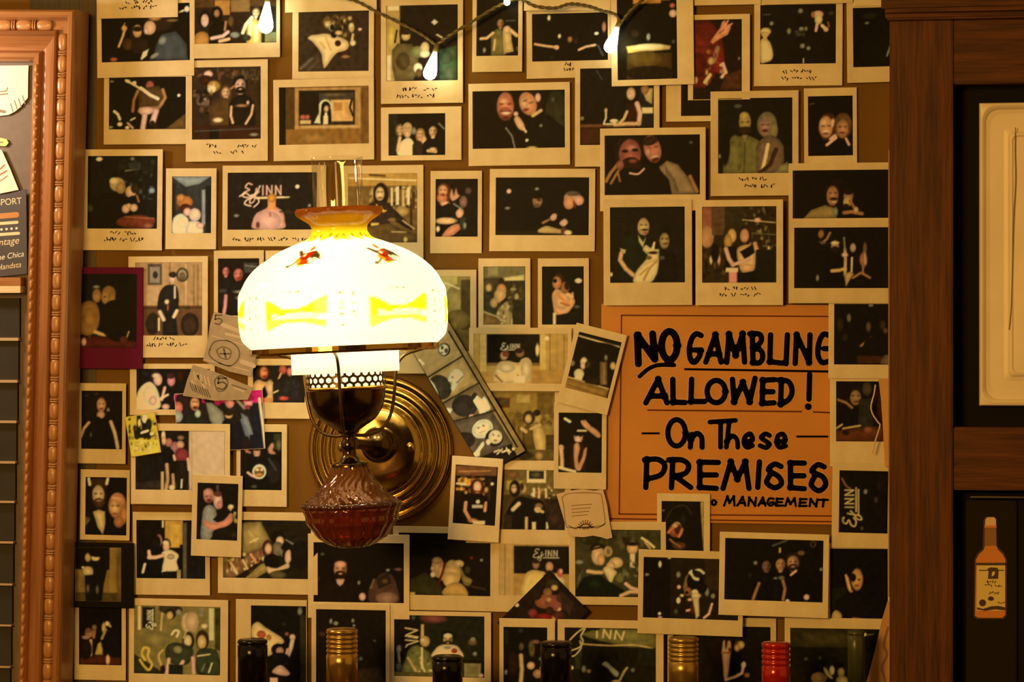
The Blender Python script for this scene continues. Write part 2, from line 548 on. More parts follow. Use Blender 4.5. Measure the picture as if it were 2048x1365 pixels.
# back bar shelf below the picture that carries the bottles
SHELF_Z = P(1024, 1365, -0.1).z - 0.24
mb = MB(); mb.box(-0.62, -0.26, SHELF_Z - 0.03, 0.40, 0.0, SHELF_Z)
tag(mb.build('back_bar_shelf', M['oak_x'], bevel=0.003), 'dark wooden back bar shelf below the photo wall', 'shelf')

# ------------------------------------------------------------------ left: carved picture frame, leaning a little
YF = -0.045
S0 = pxsize(100, 600, YF)[0]
FR = empty('picture_frame', P(152, 18, YF), (0, R(1.45), 0))
tag(FR, 'carved orange brown wooden picture frame with beaded edge at left', 'picture frame')
FW = 97 * S0


def frame_profile():
    """(distance inward from the outer edge in px, height towards the viewer in mm)"""
    return [(0, -40), (0, -4), (2, 0), (6, 2), (12, 2), (16, 0), (19, -6), (21, -8), (38, -8), (41, -4), (44, -3), (46, -5), (50, -11), (60, -15), (70, -18), (76, -19),
            (79, -16), (82, -14), (90, -14), (94, -16), (97, -20), (97, -40)]


pr = frame_profile()
# right stile (local: x left of 0, z down from 0), mitred at the top
LEN = 1480 * S0; WID = 420 * S0
mb = MB()
vs = []
for (d, h) in pr:
    x = -d * S0; y = -h * 0.001
    vs += [(x, y, -d * S0), (x, y, -LEN)]
fs = [(2 * i, 2 * i + 2, 2 * i + 3, 2 * i + 1) for i in range(len(pr) - 1)]
mb.add(vs, fs); st = mb.build('frame_stile', M['frame_wood'], FR)
mb = MB(); vs = []
for (d, h) in pr:
    z = -d * S0; y = -h * 0.001
    vs += [(-d * S0, y, z), (-WID, y, z)]
mb.add(vs, fs); mb.build('frame_rail', M['frame_wood_x'], FR)
# beads: long eggs between darts along the hollow of the moulding, small ones on the inner lip
egg = MB()
egg.lathe([(0.0001, -16.5), (6, -15.5), (9.2, -11), (10.2, -3), (10.2, 5), (9.4, 12), (6.5, 15.5), (0.0001, 16.5)], 16)
egg.v = [(a * S0, b * S0 * 0.55, c * S0) for a, b, c in egg.v]
eo = egg.build('bead', M['gilt'], st, smooth=True)
eo.location = (-29.5 * S0, 0.0075, -62 * S0)
dart = MB()
for k in (-2.2, 2.2):
    dart.tube([(-10, -2.5, k), (-5, -5.5, k - .6), (5, -5.5, k - .6), (10, -2.5, k)], 1.7, 6)
dart.v = [(a * S0, b * S0, c * S0) for a, b, c in dart.v]
do = dart.build('dart', M['gilt'], st, smooth=True)
do.location = (-29.5 * S0, 0.0085, -83 * S0)
for k in range(1, 34):
    o = eo.copy(); col.objects.link(o); o.location = (-29.5 * S0, 0.0075, -(62 + 41.6 * k) * S0)
    o = do.copy(); col.objects.link(o); o.location = (-29.5 * S0, 0.0085, -(83 + 41.6 * k) * S0)
for k in range(0, 4):
    o = eo.copy(); col.objects.link(o); o.rotation_euler = (0, R(90), 0); o.location = (-(66 + 41.6 * k) * S0, 0.0075, -29.5 * S0)
    o = do.copy(); col.objects.link(o); o.rotation_euler = (0, R(90), 0); o.location = (-(87 + 41.6 * k) * S0, 0.0085, -29.5 * S0)
lip = MB()
lip.lathe([(0.0001, -9), (3, -8), (4.2, -3), (4.2, 3), (3, 8), (0.0001, 9)], 8)
lip.v = [(a * S0, b * S0, c * S0) for a, b, c in lip.v]
lo = lip.build('lip_bead', M['gilt'], st, smooth=True)
lo.location = (-86 * S0, 0.0142, -112 * S0)
for k in range(1, 66):
    o = lo.copy(); col.objects.link(o); o.location = (-86 * S0, 0.0142, -(112 + 20.8 * k) * S0)
# backing inside the frame
mb = MB(); mb.box(-WID, 0.030, -LEN, -94 * S0, 0.040, -94 * S0)
mb.build('backing', plain('taupe_paper', (0.135, 0.10, 0.085), 0.6, noise=.25, nscale=120), FR)


def in_frame(px, py, Y=-0.02): return P(px, py, Y)


def card3(name, pts, Y, mat, label, cat, thick=0.0012):
    """flat paper polygon (pixel outline) lying in front of plane y = Y"""
    c = np.mean(np.array(pts), 0); o = P(c[0], c[1], Y)
    v = [P(a, b, Y) - o for a, b in pts]; n = len(v)
    mb = MB()
    mb.add([(q.x, 0, q.z) for q in v] + [(q.x, -thick, q.z) for q in v],
           [tuple(range(n)), tuple(reversed(range(n, 2 * n)))] + [(i, (i + 1) % n, n + (i + 1) % n, n + i) for i in range(n)])
    r = empty(name, o); tag(r, label, cat)
    mb.build('sheet', mat, r)
    return r, o


def marks(name, root, o, Y, strokes, mat, lift):
    mb = MB()
    for pts, w in strokes:
        ribbon(mb, pts, w, lambda x, y: tuple((lambda q: (q.x, -lift, q.z))(P(x, y, Y) - o)))
    return mb.build(name, mat, root)


M['paper_white'] = plain('paper_white', (0.80, 0.77, 0.70), 0.55)
M['gold_print'] = plain('gold_print', (0.72, 0.60, 0.42), 0.5)
M['red_print'] = plain('red_print', (0.45, 0.10, 0.06), 0.55)
M['grey_print'] = plain('grey_print', (0.22, 0.17, 0.12), 0.6)
YC = -0.017
# round fluted white card
fan = [(-60 + 0, 175)] 
pts = [(-70, 140), (-20, 132), (58, 131)] + [(57 - 0.1 * i, 140 + 8 * i) for i in range(1, 8)] + [(48, 206), (40, 216), (30, 224), (18, 230), (2, 232), (-30, 234), (-70, 226)]
r, o = card3('fluted_card', pts, YC, M['paper_white'], 'bright white card with fluted round edge inside the carved frame', 'card')
marks('flute_lines', r, o, YC, [([(x, y - 16), (x + 5, y)], 2.2) for x, y in [(22, 224), (30, 218), (38, 214), (46, 208)]] + [([(0, 184), (14, 182), (16, 176)], 2.5), ([(-4, 190), (16, 188)], 3), ([(0, 222), (10, 224)], 6)], M['grey_print'], .0013)
r, o = card3('paper_tag', [(-30, 276), (2, 276), (14, 279), (18, 286), (12, 293), (-30, 290)], YC, plain('lime_paper', (.62, .66, .22), .5), 'pale lime paper tag inside the carved frame', 'paper tag')
marks('tag_slot', r, o, YC, [([(-6, 285), (6, 285)], 3)], M['grey_print'], .0013)
r, o = card3('tilted_note', [(-40, 300), (4, 300), (22, 340), (38, 380), (-40, 396)], YC - .0015, M['paper_white'], 'white tilted note with red print above the navy booklet', 'note')
marks('note_print', r, o, YC - .0015, [([(-10, 345), (2, 338), (10, 330)], 3), ([(-10, 356), (4, 348), (14, 342)], 3), ([(-6, 366), (8, 358), (16, 352)], 2)], M['red_print'], .0013)
navy = plain('navy_card', (0.045, 0.042, 0.062), 0.5)
r, o = card3('travel_booklet', [(-60, 396), (20, 388), (53, 378), (55, 548), (-60, 560)], YC - .003, navy, 'navy booklet with gold stripes and cream lettering inside carved frame', 'booklet')


def text_mesh(name, s, px, py, size_px, Y, root, o, mat, lift, rot=0.0, shear=0.0, xs=1.0, align='LEFT'):
    cu = bpy.data.curves.new(name, 'FONT'); cu.body = s; cu.size = 1.0; cu.shear = shear; cu.align_x = align
    tmp = bpy.data.objects.new('tmp', cu); col.objects.link(tmp)
    dg = bpy.context.evaluated_depsgraph_get()
    me = bpy.data.meshes.new_from_object(tmp.evaluated_get(dg))
    bpy.data.objects.remove(tmp); me.name = name
    S = pxsize(px, py, Y)[0] * size_px
    b = P(px, py, Y) - o; t = R(rot)
    for v in me.vertices:
        x, z = v.co.x * S * xs, v.co.y * S
        v.co = (b.x + x * math.cos(t) + z * math.sin(t) * 0 - z * math.sin(t), -lift, b.z + x * math.sin(t) + z * math.cos(t))
    me.materials.clear(); me.materials.append(mat)
    ob = bpy.data.objects.new(name, me); col.objects.link(ob); ob.parent = root
    return ob


YB = YC - .003
text_mesh('lettering', 'SPORT', -5, 412, 17.5, YB, r, o, M['gold_print'], .0014, rot=4, xs=.95)
marks('stripe', r, o, YB, [([(-60, 438), (34, 430)], 11)], plain('amber_print', (.45, .20, .06), .5), .0014)
marks('stripe', r, o, YB, [([(-60, 452), (35, 445)], 6)], M['gold_print'], .0014)
marks('stripe', r, o, YB, [([(-60, 474), (38, 467)], 6)], M['gold_print'], .0014)
for k in range(5):
    mb = MB(); cxs, cys = 34 - 10 * k, 457 + .8 * k
    ribbon(mb, [(cxs, cys)], 5, lambda x, y: tuple((lambda q: (q.x, -.0014, q.z))(P(x, y, YB) - o)))
    mb.build('dot', M['paper_white'], r)
text_mesh('lettering', 'ntage', -2, 492, 19, YB, r, o, M['gold_print'], .0014, rot=6, shear=.3)
text_mesh('lettering', 'he Chica', -4, 521, 15, YB, r, o, M['paper_white'], .0014, rot=8, shear=.3)
text_mesh('lettering', 'Handsta', -6, 541, 15, YB, r, o, M['gold_print'], .0014, rot=7, shear=.3)
# rail and slatted dark board below
mb = MB(); slab(mb, (-120, 556, 41, 572), -0.030, -0.016); 
mb2 = MB(); slab(mb2, (-120, 573, 40.5, 586), -0.032, -0.016)
rl = empty('display_ledge', P(0, 580, -0.016)); tag(rl, 'wooden ledge with pale front strip below the navy booklet', 'ledge')
for m_, mt, nm in ((mb, M['frame_wood_x'], 'ledge_bar'), (mb2, plain('ivory_strip', (.72, .60, .42), .4), 'ledge_strip')):
    m_.v = [(a - rl.location.x, b - rl.location.y, c - rl.location.z) for a, b, c in m_.v]; m_.build(nm, mt, rl)
tr = empty('slatted_board', P(0, 1000, -0.016)); tag(tr, 'dark grey board divided by thin pale rails in lower left frame', 'board')
slate = plain('slate_board', (0.036, 0.034, 0.034), 0.6, spec=.2, noise=.3, nscale=30)
rails = [594, 679, 763, 844, 925, 1004, 1085, 1169, 1251, 1334, 1418]
for k in range(len(rails) - 1):
    mb = MB(); xr = 53 - (rails[k + 1] - 130) * .0258; slab(mb, (-120, rails[k] + 3, xr, rails[k + 1] - 3), -0.0195, -0.0160)
    mb.v = [(a - tr.location.x, b - tr.location.y, c - tr.location.z) for a, b, c in mb.v]; mb.build('panel', slate, tr)
    if k:
        mb = MB(); slab(mb, (-120, rails[k] - 3, xr, rails[k] + 3), -0.0235, -0.0160)
        mb.v = [(a - tr.location.x, b - tr.location.y, c - tr.location.z) for a, b, c in mb.v]; mb.build('rail', plain('pale_rail', (.50, .38, .29), .4), tr)

# ------------------------------------------------------------------ right: oak cabinet front
YO = -0.055
CB = empty('oak_cabinet', P(1840, 700, YO)); tag(CB, 'dark oak cabinet front with moulded crown at right edge', 'cabinet')


def cab(name, rect, Yf, Yb, mat, bevel=0.0012):
    mb = MB(); slab(mb, rect, Yf, Yb)
    mb.v = [(a - CB.location.x, b - CB.location.y, c - CB.location.z) for a, b, c in mb.v]
    return mb.build(name, mat, CB, bevel=bevel)


stl = cab('stile', (1779, -60, 1906, 1450), YO, 0.0, M['oak'])
mb = MB(); slab(mb, (1776.5, 300, 1780.5, 1195), YO + .004, YO + .012); mb.v = [(a - CB.location.x, b - CB.location.y, c - CB.location.z) for a, b, c in mb.v]
mb.build('worn_edge', plain('worn_edge', (.34, .19, .075), .6, noise=.4, nscale=40), stl)
cab('rail', (1906.5, 26, 2250, 163), YO + .002, -0.004, M['oak_x'])
cab('rail', (1906.5, 855, 2250, 984), YO + .002, -0.004, M['oak_x'])
cab('crown', (1762, -120, 2260, 14), YO - 0.022, 0.0, M['oak_x'], .004)
cab('crown', (1770, 15, 2255, 30), YO - 0.010, 0.0, M['oak_x'], .002)
cab('back_panel', (1906.5, 163.5, 2250, 854.5), YO + .030, -0.004, M['black'], 0)
cab('back_panel', (1906.5, 985, 2250, 1450), YO + .030, -0.004, M['black'], 0)

# cream pressed metal panel in the upper opening
YP = YO + 0.026
o = P(1958, 207, YP)
TP = empty('cream_panel', P(2080, 510, YP)); tag(TP, 'cream pressed metal panel in black recess of oak cabinet', 'panel')
sxp, szp = pxsize(2000, 500, YP)
loops = [(0, 5), (2, 9), (7, 10), (11, 8), (14, 4.5), (22, 3.5), (50, 3.5), (58, 4.5), (62, 7.5), (66, 8.2), (69, 6.5), (72, 6.6), (90, 7.0)]
mb = MB(); n = 7
W_, H_ = 250.0, 606.0
def rr(ins, rad):
    x0, y0, x1, y1 = ins, ins, W_ - ins, H_ - ins
    out = []
    for (cx_, cy_, a0) in ((x1 - rad, y0 + rad, -90), (x1 - rad, y1 - rad, 0), (x0 + rad, y1 - rad, 90), (x0 + rad, y0 + rad, 180)):
        for k in range(n):
            t = R(a0 + 90 * k / (n - 1)); out.append((cx_ + rad * math.cos(t), cy_ + rad * math.sin(t)))
    return out
rings = []
off = o - TP.location
rings.append([(off.x + a * sxp, off.y, off.z - b * szp) for a, b in rr(0, 2)])
for ins, h in loops:
    rad = 2 if ins < 4 else (26 if ins < 40 else 10)
    rings.append([(off.x + a * sxp, off.y - h * .001, off.z - b * szp) for a, b in rr(ins, rad)])
m4 = len(rings[0])
mb.add([q for r_ in rings for q in r_], [(i * m4 + k, i * m4 + (k + 1) % m4, (i + 1) * m4 + (k + 1) % m4, (i + 1) * m4 + k) for i in range(len(rings) - 1) for k in range(m4)]
       + [tuple((len(rings) - 1) * m4 + k for k in reversed(range(m4)))])
mb.build('pressed_sheet', plain('cream_metal', (.88, .78, .66), .38, noise=.14, nscale=18, bump=.2), TP)
mb = MB(); pts = [(2031, 255), (2030, 300), (2031, 360), (2028, 420), (2026, 470), (2024, 560), (2022, 620), (2018, 660)]
mb.tube([P(a, b, YP - .0088) - TP.location for a, b in spline(pts, 4)], .00045, 6)
mb.build('crack_line', plain('crack', (.24, .14, .05), .6), TP)

# black display panel with a bottle badge in the lower opening
YD = YO + 0.020
BD = empty('tap_display', P(1983, 1200, YD)); tag(BD, 'black display panel with chrome topped edge in lower cabinet opening', 'display panel')
def dp(name, rect, Yf, Yb, mat, bevel=0.0):
    mb = MB(); slab(mb, rect, Yf, Yb); mb.v = [(a - BD.location.x, b - BD.location.y, c - BD.location.z) for a, b, c in mb.v]; mb.build(name, mat, BD, bevel=bevel)
dp('panel_body', (1932, 1001, 2034, 1450), YD - .004, YD + .008, plain('brown_black', (.012, .008, .004), .6, spec=.12), .001)
dp('panel_side', (2035, 1001, 2120, 1450), YD - .001, YD + .008, plain('black_red', (.006, .003, .0025), .6, spec=.12), .001)
dp('top_strip', (1940, 993, 2120, 998), YD - .006, YD + .004, plain('chrome_strip', (.5, .45, .42), .22, 1.0), .0006)

YBB = YD - .0045
BB = empty('bottle_badge', P(1982, 1137, YBB)); tag(BB, 'flat whiskey bottle shaped badge with cream label on black panel', 'badge')
def badge(name, pts, h0, h1, mat):
    v = [P(a, b, YBB) - BB.location for a, b in pts]; m = len(v)
    MB().add([(q.x, -h0, q.z) for q in v] + [(q.x, -h1, q.z) for q in v], [tuple(range(m)), tuple(reversed(range(m, 2 * m)))] + [(i, (i + 1) % m, m + (i + 1) % m, m + i) for i in range(m)]).build(name, mat, BB)
amber = plain('badge_amber', (.62, .22, .04), .4); creamb = plain('badge_cream', (.70, .56, .20), .45); darkb = plain('badge_dark', (.05, .015, .01), .5)
badge('outline', [(1947, 1234), (1949, 1120), (1954, 1108), (1965, 1098), (1967, 1040), (1971, 1034), (1990, 1034), (1994, 1040), (1995, 1094), (2008, 1106), (2014, 1120), (2014, 1232), (2008, 1239), (1953, 1239)], 0, .0008, darkb)
badge('bottle_glass', [(1950, 1232), (1952, 1120), (1958, 1109), (1967, 1101), (1970, 1092), (1993, 1092), (1996, 1100), (2006, 1110), (2011, 1120), (2011, 1230), (2005, 1236), (1956, 1236)], .0008, .0020, amber)
badge('neck_wrap', [(1969, 1092), (1970, 1052), (1992, 1052), (1993, 1092)], .0008, .0022, plain('badge_wrap', (.26, .12, .03), .4))
badge('cap', [(1970, 1051), (1971, 1039), (1975, 1035), (1988, 1035), (1992, 1039), (1992, 1051)], .0008, .0026, plain('badge_cap', (.72, .50, .32), .4))
badge('cap_band', [(1969, 1056), (1969, 1051), (1993, 1051), (1993, 1056)], .0008, .0028, amber)
badge('label', [(1953, 1222), (1954, 1130), (2010, 1130), (2010, 1222)], .0020, .0025, creamb)
badge('label_band', [(1952, 1131), (1952, 1126), (2011, 1126), (2011, 1131)], .0020, .0027, darkb)
badge('crest', [(1976, 1158), (1977, 1142), (1974, 1138), (1982, 1135), (1995, 1136), (1997, 1141), (1996, 1158)], .0025, .0028, darkb)
badge('crest_mark', [(1983, 1154), (1984, 1144), (1990, 1143), (1989, 1150)], .0028, .0030, creamb)
badge('crest_bar', [(1958, 1142), (1958, 1140), (2008, 1140), (2008, 1142)], .0025, .0027, darkb)
badge('round_seal', [(1965 + 7 * math.cos(R(30 * k)), 1206 + 7 * math.sin(R(30 * k))) for k in range(12)], .0025, .0028, darkb)
badge('base_scroll', [(1954, 1215), (1966, 1218), (1982, 1213), (1996, 1212), (2010, 1215), (2010, 1221), (1990, 1219), (1970, 1222), (1954, 1219)], .0025, .0028, darkb)
badge('animal_mark', [(1975, 1198), (1979, 1193), (1986, 1194), (1988, 1199), (1984, 1202), (1978, 1201)], .0025, .0028, darkb)
mb = MB()
for st in scribble([(1974, 1998, 1164), (1970, 2002, 1171), (1996, 2008, 1206), (1978, 1996, 1186)], 5, 5.0):
    ribbon(mb, st, 1.6, lambda x, y: tuple((lambda q: (q.x, -.0028, q.z))(P(x, y, YBB) - BB.location)))
mb.build('label_print', darkb, BB)

# ------------------------------------------------------------------ the pinned photographs (pixel rectangles of card and picture)
ph = photo
# ---- top edge strips
ph('instant photo caption edge hanging at top left above the embracing trio', (197, -130, 356, 36), (207, -118, 346, -10), 3, 'K', '', cap=[(252, 305, 4), (240, 318, 15)])
ph('wide instant photo of raised hand and couple leaning together, top left corner', (194, -6, 388, 154), (203, 8, 380, 123), 2, 'K', '''
 e 272 66 13 17 D; e 318 46 30 18 D; e 300 56 12 14 S; e 293 62 5 7 P; e 275 62 9 13 S; e 275 58 10 5 D; l 5 S 238 92 246 72 250 58; e 249 56 6 6 S; l 2 S 247 52 250 46;
 e 256 88 10 12 B; e 280 92 18 16 D; p 3a3830 300 120 322 70 352 64 374 90 376 122; p K 286 118 300 84 318 66 306 118; p L 281 118 286 104 298 98 294 112 284 120;
 e 325 82 7 9 g 30; e 309 112 9 4 g -30; e 228 118 7 4 r; e 310 36 13 6 O; e 374 20 5 6 W; e 364 24 6 2 L -20; e 345 42 10 3 w''', rot=-.5)
ph('wide instant photo of seated musician with guitar under the embracing couple', (208, 143, 380, 289), (218, 154, 372, 259), 1, 'K', '''
 p E 330 259 372 228 372 259 270 259; e 300 172 8 10 r; p B 275 178 318 172 332 190 328 212 278 220; l 6 s 276 182 268 200 266 222; l 6 s 326 180 331 196 320 214;
 p s 278 215 322 212 318 224 300 226 284 232; e 292 222 16 8 P; l 12 P 312 224 306 244; l 9 D 305 246 312 256; l 11 P 290 232 286 256; l 6 W 282 176 300 190 316 198; l 4 L 252 160 266 168 282 178; e 256 162 4 3 W; e 269 166 4 4 W;
 l 5 W 229 222 236 228 240 238; e 240 248 5 4 W; l 4 P 256 246 266 256; e 255 255 4 3 W; l 3 L 262 240 270 236; e 358 192 3 3 W; e 221 254 5 3 g; e 224 162 4 2 g''', rot=.4)
ph('instant photo of women and men drinking at bar behind leftmost string bulb', (381, -70, 560, 116), (389, -60, 553, 87), 2, 'D', '''
 b 389 -60 553 14 B; b 430 0 460 30 O; b 462 0 500 24 w; e 434 30 12 18 K; e 434 26 6 8 s; e 410 38 12 18 K; e 410 40 8 13 P; e 408 36 5 6 S; t 404 62 34 40 O; t 440 42 44 50 K;
 l 8 P 424 76 446 72 456 64; l 7 S 440 82 458 78; l 5 s 450 60 452 44; e 470 70 10 6 g; t 508 38 30 60 Y; h 512 26 9 C w; l 7 L 504 36 492 50 486 66; l 6 L 502 44 500 70; b 508 50 516 84 C; e 494 76 8 6 V; b 530 66 553 86 v; e 462 42 6 10 E''')
ph('instant photo of bar group with bearded man in dark shirt, scribbled caption', (372, 120, 536, 323), (384, 134, 522, 279), 1, '2c1a0e', '''
 x 46 388 138 520 170 5 4a2c14 60341c 3a2410 7a5038 2a1a0c; e 417 148 9 7 P; e 412 160 14 10 X; x 22 388 180 420 228 6 5a3a24 7a5a44 K a07a5c; e 428 172 13 11 a8742e; e 424 178 9 8 C; x 10 418 162 440 186 4 C b08040 7a4a20;
 h 452 184 12 S 5a3418 l; t 446 196 54 60 B; e 436 240 10 5 C; b 386 250 522 278 321408; b 420 258 438 278 K; h 481 170 16 P K b; t 484 190 52 62 140c08; l 5 S 463 214 462 232 466 246; l 5 S 506 212 503 230 492 248; e 484 212 12 3 s; l 4 s 462 178 470 172;
 e 496 206 3 4 P; l 2 G 390 262 520 258; e 508 270 8 3 g; x 14 486 140 520 160 3 5a4428 33301c''', cap=[(414, 432, 291), (476, 512, 292), (428, 446, 304), (462, 486, 304)])
# ---- top middle
ph('instant photo bottom edge at top, left of the string light wire', (570, -120, 753, 23), (582, -108, 742, -12), 3, 'K', '', rot=-.3)
ph('instant photo of group waving large pale cloth, near top centre', (585, 6, 748, 158), (597, 20, 738, 143), 1, '2e1c10', '''
 p 3c281a 598 143 598 130 640 100 650 143; l 6 5a4634 602 136 625 116; l 5 4a3624 615 142 636 122; e 655 45 9 13 w; e 655 48 5 6 C; e 671 40 9 10 w; e 671 44 6 7 D; e 686 43 9 12 E; e 686 40 6 6 T; e 664 54 6 8 C; x 22 652 36 700 74 5 K 2a1a0e T E; e 703 56 6 10 T; e 703 52 5 5 C; l 5 T 706 70 704 84; e 706 87 6 6 C; e 720 60 4 3 P;
 s d8a868 616 76 622 70 634 69 650 67 668 71 684 76 696 84 698 94 690 103 674 107 664 118 654 132 648 136 645 122 643 108 636 96 624 82; l 3 c08c48 652 76 662 100; l 3 c08c48 640 84 650 96; e 676 87 6 6 X; e 668 70 6 6 K; l 4 X 676 108 698 102; e 692 114 8 3 s; e 678 66 8 5 T''', rot=.3)
ph('wide instant photo of hooded figure seen through a wooden window frame', (547, 158, 748, 321), (558, 173, 738, 289), 2, '7a4e20', '''
 b 556 170 572 292 K; b 572 170 590 292 B; b 590 176 722 262 a8743c; b 598 181 710 250 140a06; b 638 186 708 246 3a2c1c; b 662 200 706 243 d09450; b 668 206 684 222 b07030; b 690 206 702 240 c08444; l 4 K 704 200 700 216 706 232; e 651 212 13 13 L; p L 638 216 640 246 664 248 664 214; e 652 214 9 11 K; p K 643 216 640 248 648 248 650 222; p K 654 220 656 248 664 248 662 218; e 653 218 5 7 S; b 647 232 656 249 L; p L 628 246 638 226 642 248; e 606 234 6 5 r; e 615 234 5 5 r; b 600 240 622 248 T; b 572 258 738 292 80501c; e 630 276 30 10 96622a; b 722 176 738 290 6a4018; e 668 190 18 3 5a4428; l 2 c89858 604 254 716 254''', rot=-.3)
ph('instant photo of big man in olive jacket behind the middle string bulb', (762, -4, 926, 207), (772, 10, 916, 162), 2, '160c06', '''
 b 772 10 800 162 a87c3c; b 776 10 798 20 C; e 783 70 8 22 Y; b 774 110 782 160 d0a878; p 5c4420 784 100 796 86 824 88 836 104 838 140 826 162 790 162 784 130; e 812 66 13 18 D; e 812 72 9 9 T; e 812 64 11 5 D; e 806 122 14 18 4a3416; l 3 K 794 60 790 84; p L 862 45 869 39 877 45 869 51; e 836 104 16 12 v; e 850 96 9 12 T; e 850 108 10 8 C; e 836 136 9 10 C; e 838 146 6 9 E; p 2a3418 878 100 914 92 914 160 880 160; e 892 116 14 14 2e3018; e 900 148 10 14 3a3a20; l 3 C 874 70 884 76''', cap=[(806, 830, 178), (848, 874, 178), (794, 872, 192)])
ph('small landscape instant photo of four partygoers below the middle string bulb', (762, 214, 923, 321), (777, 227, 891, 311), 1, 'K', '''
 b 777 227 795 311 1c160c; h 800 258 9 S w l; h 815 256 10 S T l; s L 798 312 796 294 806 280 820 276 832 292 836 312; l 7 S 796 300 800 276; e 815 268 6 8 S; h 841 268 10 S O l; e 828 262 5 8 g; e 848 282 6 10 S; t 836 282 22 30 2a1a10; h 866 262 12 S K l; t 866 278 40 34 080606; l 6 S 856 302 872 304; e 866 300 8 5 S; l 3 g 878 248 888 258''')
ph('small instant photo of singer with spread arms beneath the string wire', (945, -22, 1045, 144), (953, -12, 1037, 112), 2, 'K', '''
 h 1001 46 10 s K; t 997 58 30 54 6a5428; l 6 S 986 66 974 76 962 77; l 4 S 990 80 988 100; p T 1006 62 1012 54 1022 58 1024 84 1028 104 1008 108 1006 84; e 1014 60 8 8 S; l 8 S 1022 62 1034 72; e 969 100 3 5 g; l 2 G 1012 42 1030 42; e 1036 98 4 5 G''', rot=.4)
ph('instant photo card hanging at top edge above the dark stage photo', (1049, -140, 1222, 21), (1061, -128, 1210, -14), 4, 'K', '', rot=.8)
ph('wide dark instant photo of outstretched arms on stage, left of bright bulb', (1053, 10, 1236, 156), (1064, 26, 1216, 122), 1, 'K', '''
 e 1098 35 3 5 W; e 1119 72 3 4 L; e 1193 68 4 3 W; l 5 S 1070 87 1090 91 1112 94; e 1114 95 4 4 P; e 1140 79 5 6 s; e 1152 82 4 6 X; e 1113 94 5 4 S; l 5 S 1158 100 1172 94 1190 91; e 1208 55 4 10 s; e 1104 114 5 3 201820; l 3 G 1196 92 1206 112; e 1176 20 12 4 E''', cap=[(1130, 1146, 128), (1128, 1146, 139)], rot=-.3)
ph('instant photo of glowing bar counter behind the rightmost string bulb', (1222, -60, 1387, 171), (1234, -50, 1354, 159), 4, '0a0502', '''
 b 1266 -10 1322 7 b06a24; b 1290 -10 1340 1 c88030; e 1345 12 6 5 r; e 1346 28 8 8 P; p c89040 1252 92 1290 88 1342 92 1340 100 1256 106; e 1300 94 34 7 C; b 1254 106 1344 158 3a2208; e 1290 118 34 16 5a3a10; e 1300 146 50 14 1c0e04; e 1297 74 4 7 g; e 1347 84 3 4 G; e 1270 66 8 8 D''', rot=-.7)
ph('instant photo edge at top between bulb photo and dark stage cup photo', (1388, -130, 1522, 10), (1398, -120, 1512, -18), 2, 'K', '')
ph('instant photo of woman leaning on bar table beside a candle', (1150, 122, 1319, 333), (1160, 136, 1308, 290), 3, '100a06', '''
 p 3a1a0a 1160 254 1200 250 1210 290 1160 290; b 1160 248 1270 254 6a3c20; b 1278 172 1308 256 1a1410; p T 1282 176 1292 202 1304 210 1306 178; b 1284 216 1306 228 C; e 1290 180 8 10 s; e 1265 190 13 16 K; e 1262 188 9 13 S; e 1260 192 5 6 P; p X 1252 208 1278 204 1280 244 1254 246; l 10 P 1274 208 1280 226 1278 248; l 8 S 1276 248 1250 248 1230 250; l 6 S 1254 224 1248 238 1240 246; e 1228 242 8 4 L; l 4 C 1212 222 1212 236 1208 246; l 3 L 1208 248 1230 248; e 1212 220 3 4 S; l 2 G 1194 142 1204 158; e 1164 236 4 4 g''')
ph('instant photo of raised hand and red plaid sleeve right of bulb', (1376, 29, 1500, 200), (1386, 39, 1484, 199), 2, '1a0a06', '''
 p 5a140c 1386 40 1420 40 1444 70 1446 100 1432 150 1410 176 1386 176; e 1400 90 20 36 6e1c12; e 1396 130 16 26 5c120c; p R 1420 100 1446 88 1450 124 1440 150 1424 140; p e08a60 1421 84 1424 78 1440 56 1444 44 1450 40 1453 50 1460 48 1462 56 1456 70 1440 78 1426 88; l 4 e08a60 1448 56 1456 42; l 3 e08a60 1452 58 1464 48; l 2 803018 1440 66 1448 60; l 10 a06a4a 1436 96 1428 122; x 22 1412 100 1446 168 5 C R 8a4a34 T; l 8 C 1420 150 1410 164; e 1422 122 6 8 T; l 7 P 1446 128 1452 146 1444 154; p 4a2410 1450 150 1484 140 1484 180 1440 180; e 1478 118 2 3 g; e 1390 160 6 8 P''', curl=(.1, .1, 0))
ph('landscape instant photo with plain black picture below the plaid sleeve photo', (1332, 134, 1496, 243), (1362, 142, 1484, 232), 1, '0c0503', '''e 1400 200 20 14 140a06''', rot=.2)
ph('instant photo of dark stage with pale cup shape and scribbled caption', (1508, -4, 1685, 172), (1520, 9, 1672, 128), 1, '120b06', '''
 e 1531 62 11 8 C; e 1530 68 8 6 T; s C 1520 122 1520 82 1530 76 1540 84 1546 104 1544 118 1532 124; b 1526 66 1534 80 T; e 1601 22 5 5 g; e 1543 46 4 4 g; l 3 G 1528 28 1540 28; e 1578 62 4 6 g; e 1603 58 5 4 g; e 1612 58 3 4 g; x 8 1590 60 1610 72 4 G V; e 1605 92 5 5 g; e 1617 97 4 4 g; l 2 L 1607 118 1607 126; e 1636 30 11 8 P; e 1637 40 8 10 C; l 6 P 1634 50 1632 62; l 6 L 1644 52 1652 60; e 1652 60 5 5 P; l 3 s 1656 46 1658 54; e 1662 28 6 4 V; e 1626 30 4 6 s''', cap=[(1566, 1622, 143), (1564, 1640, 157)], rot=.3)
ph('instant photo edge at top above the dark stage cup photo', (1528, -130, 1706, 8), (1540, -118, 1694, -20), 3, 'K', '')
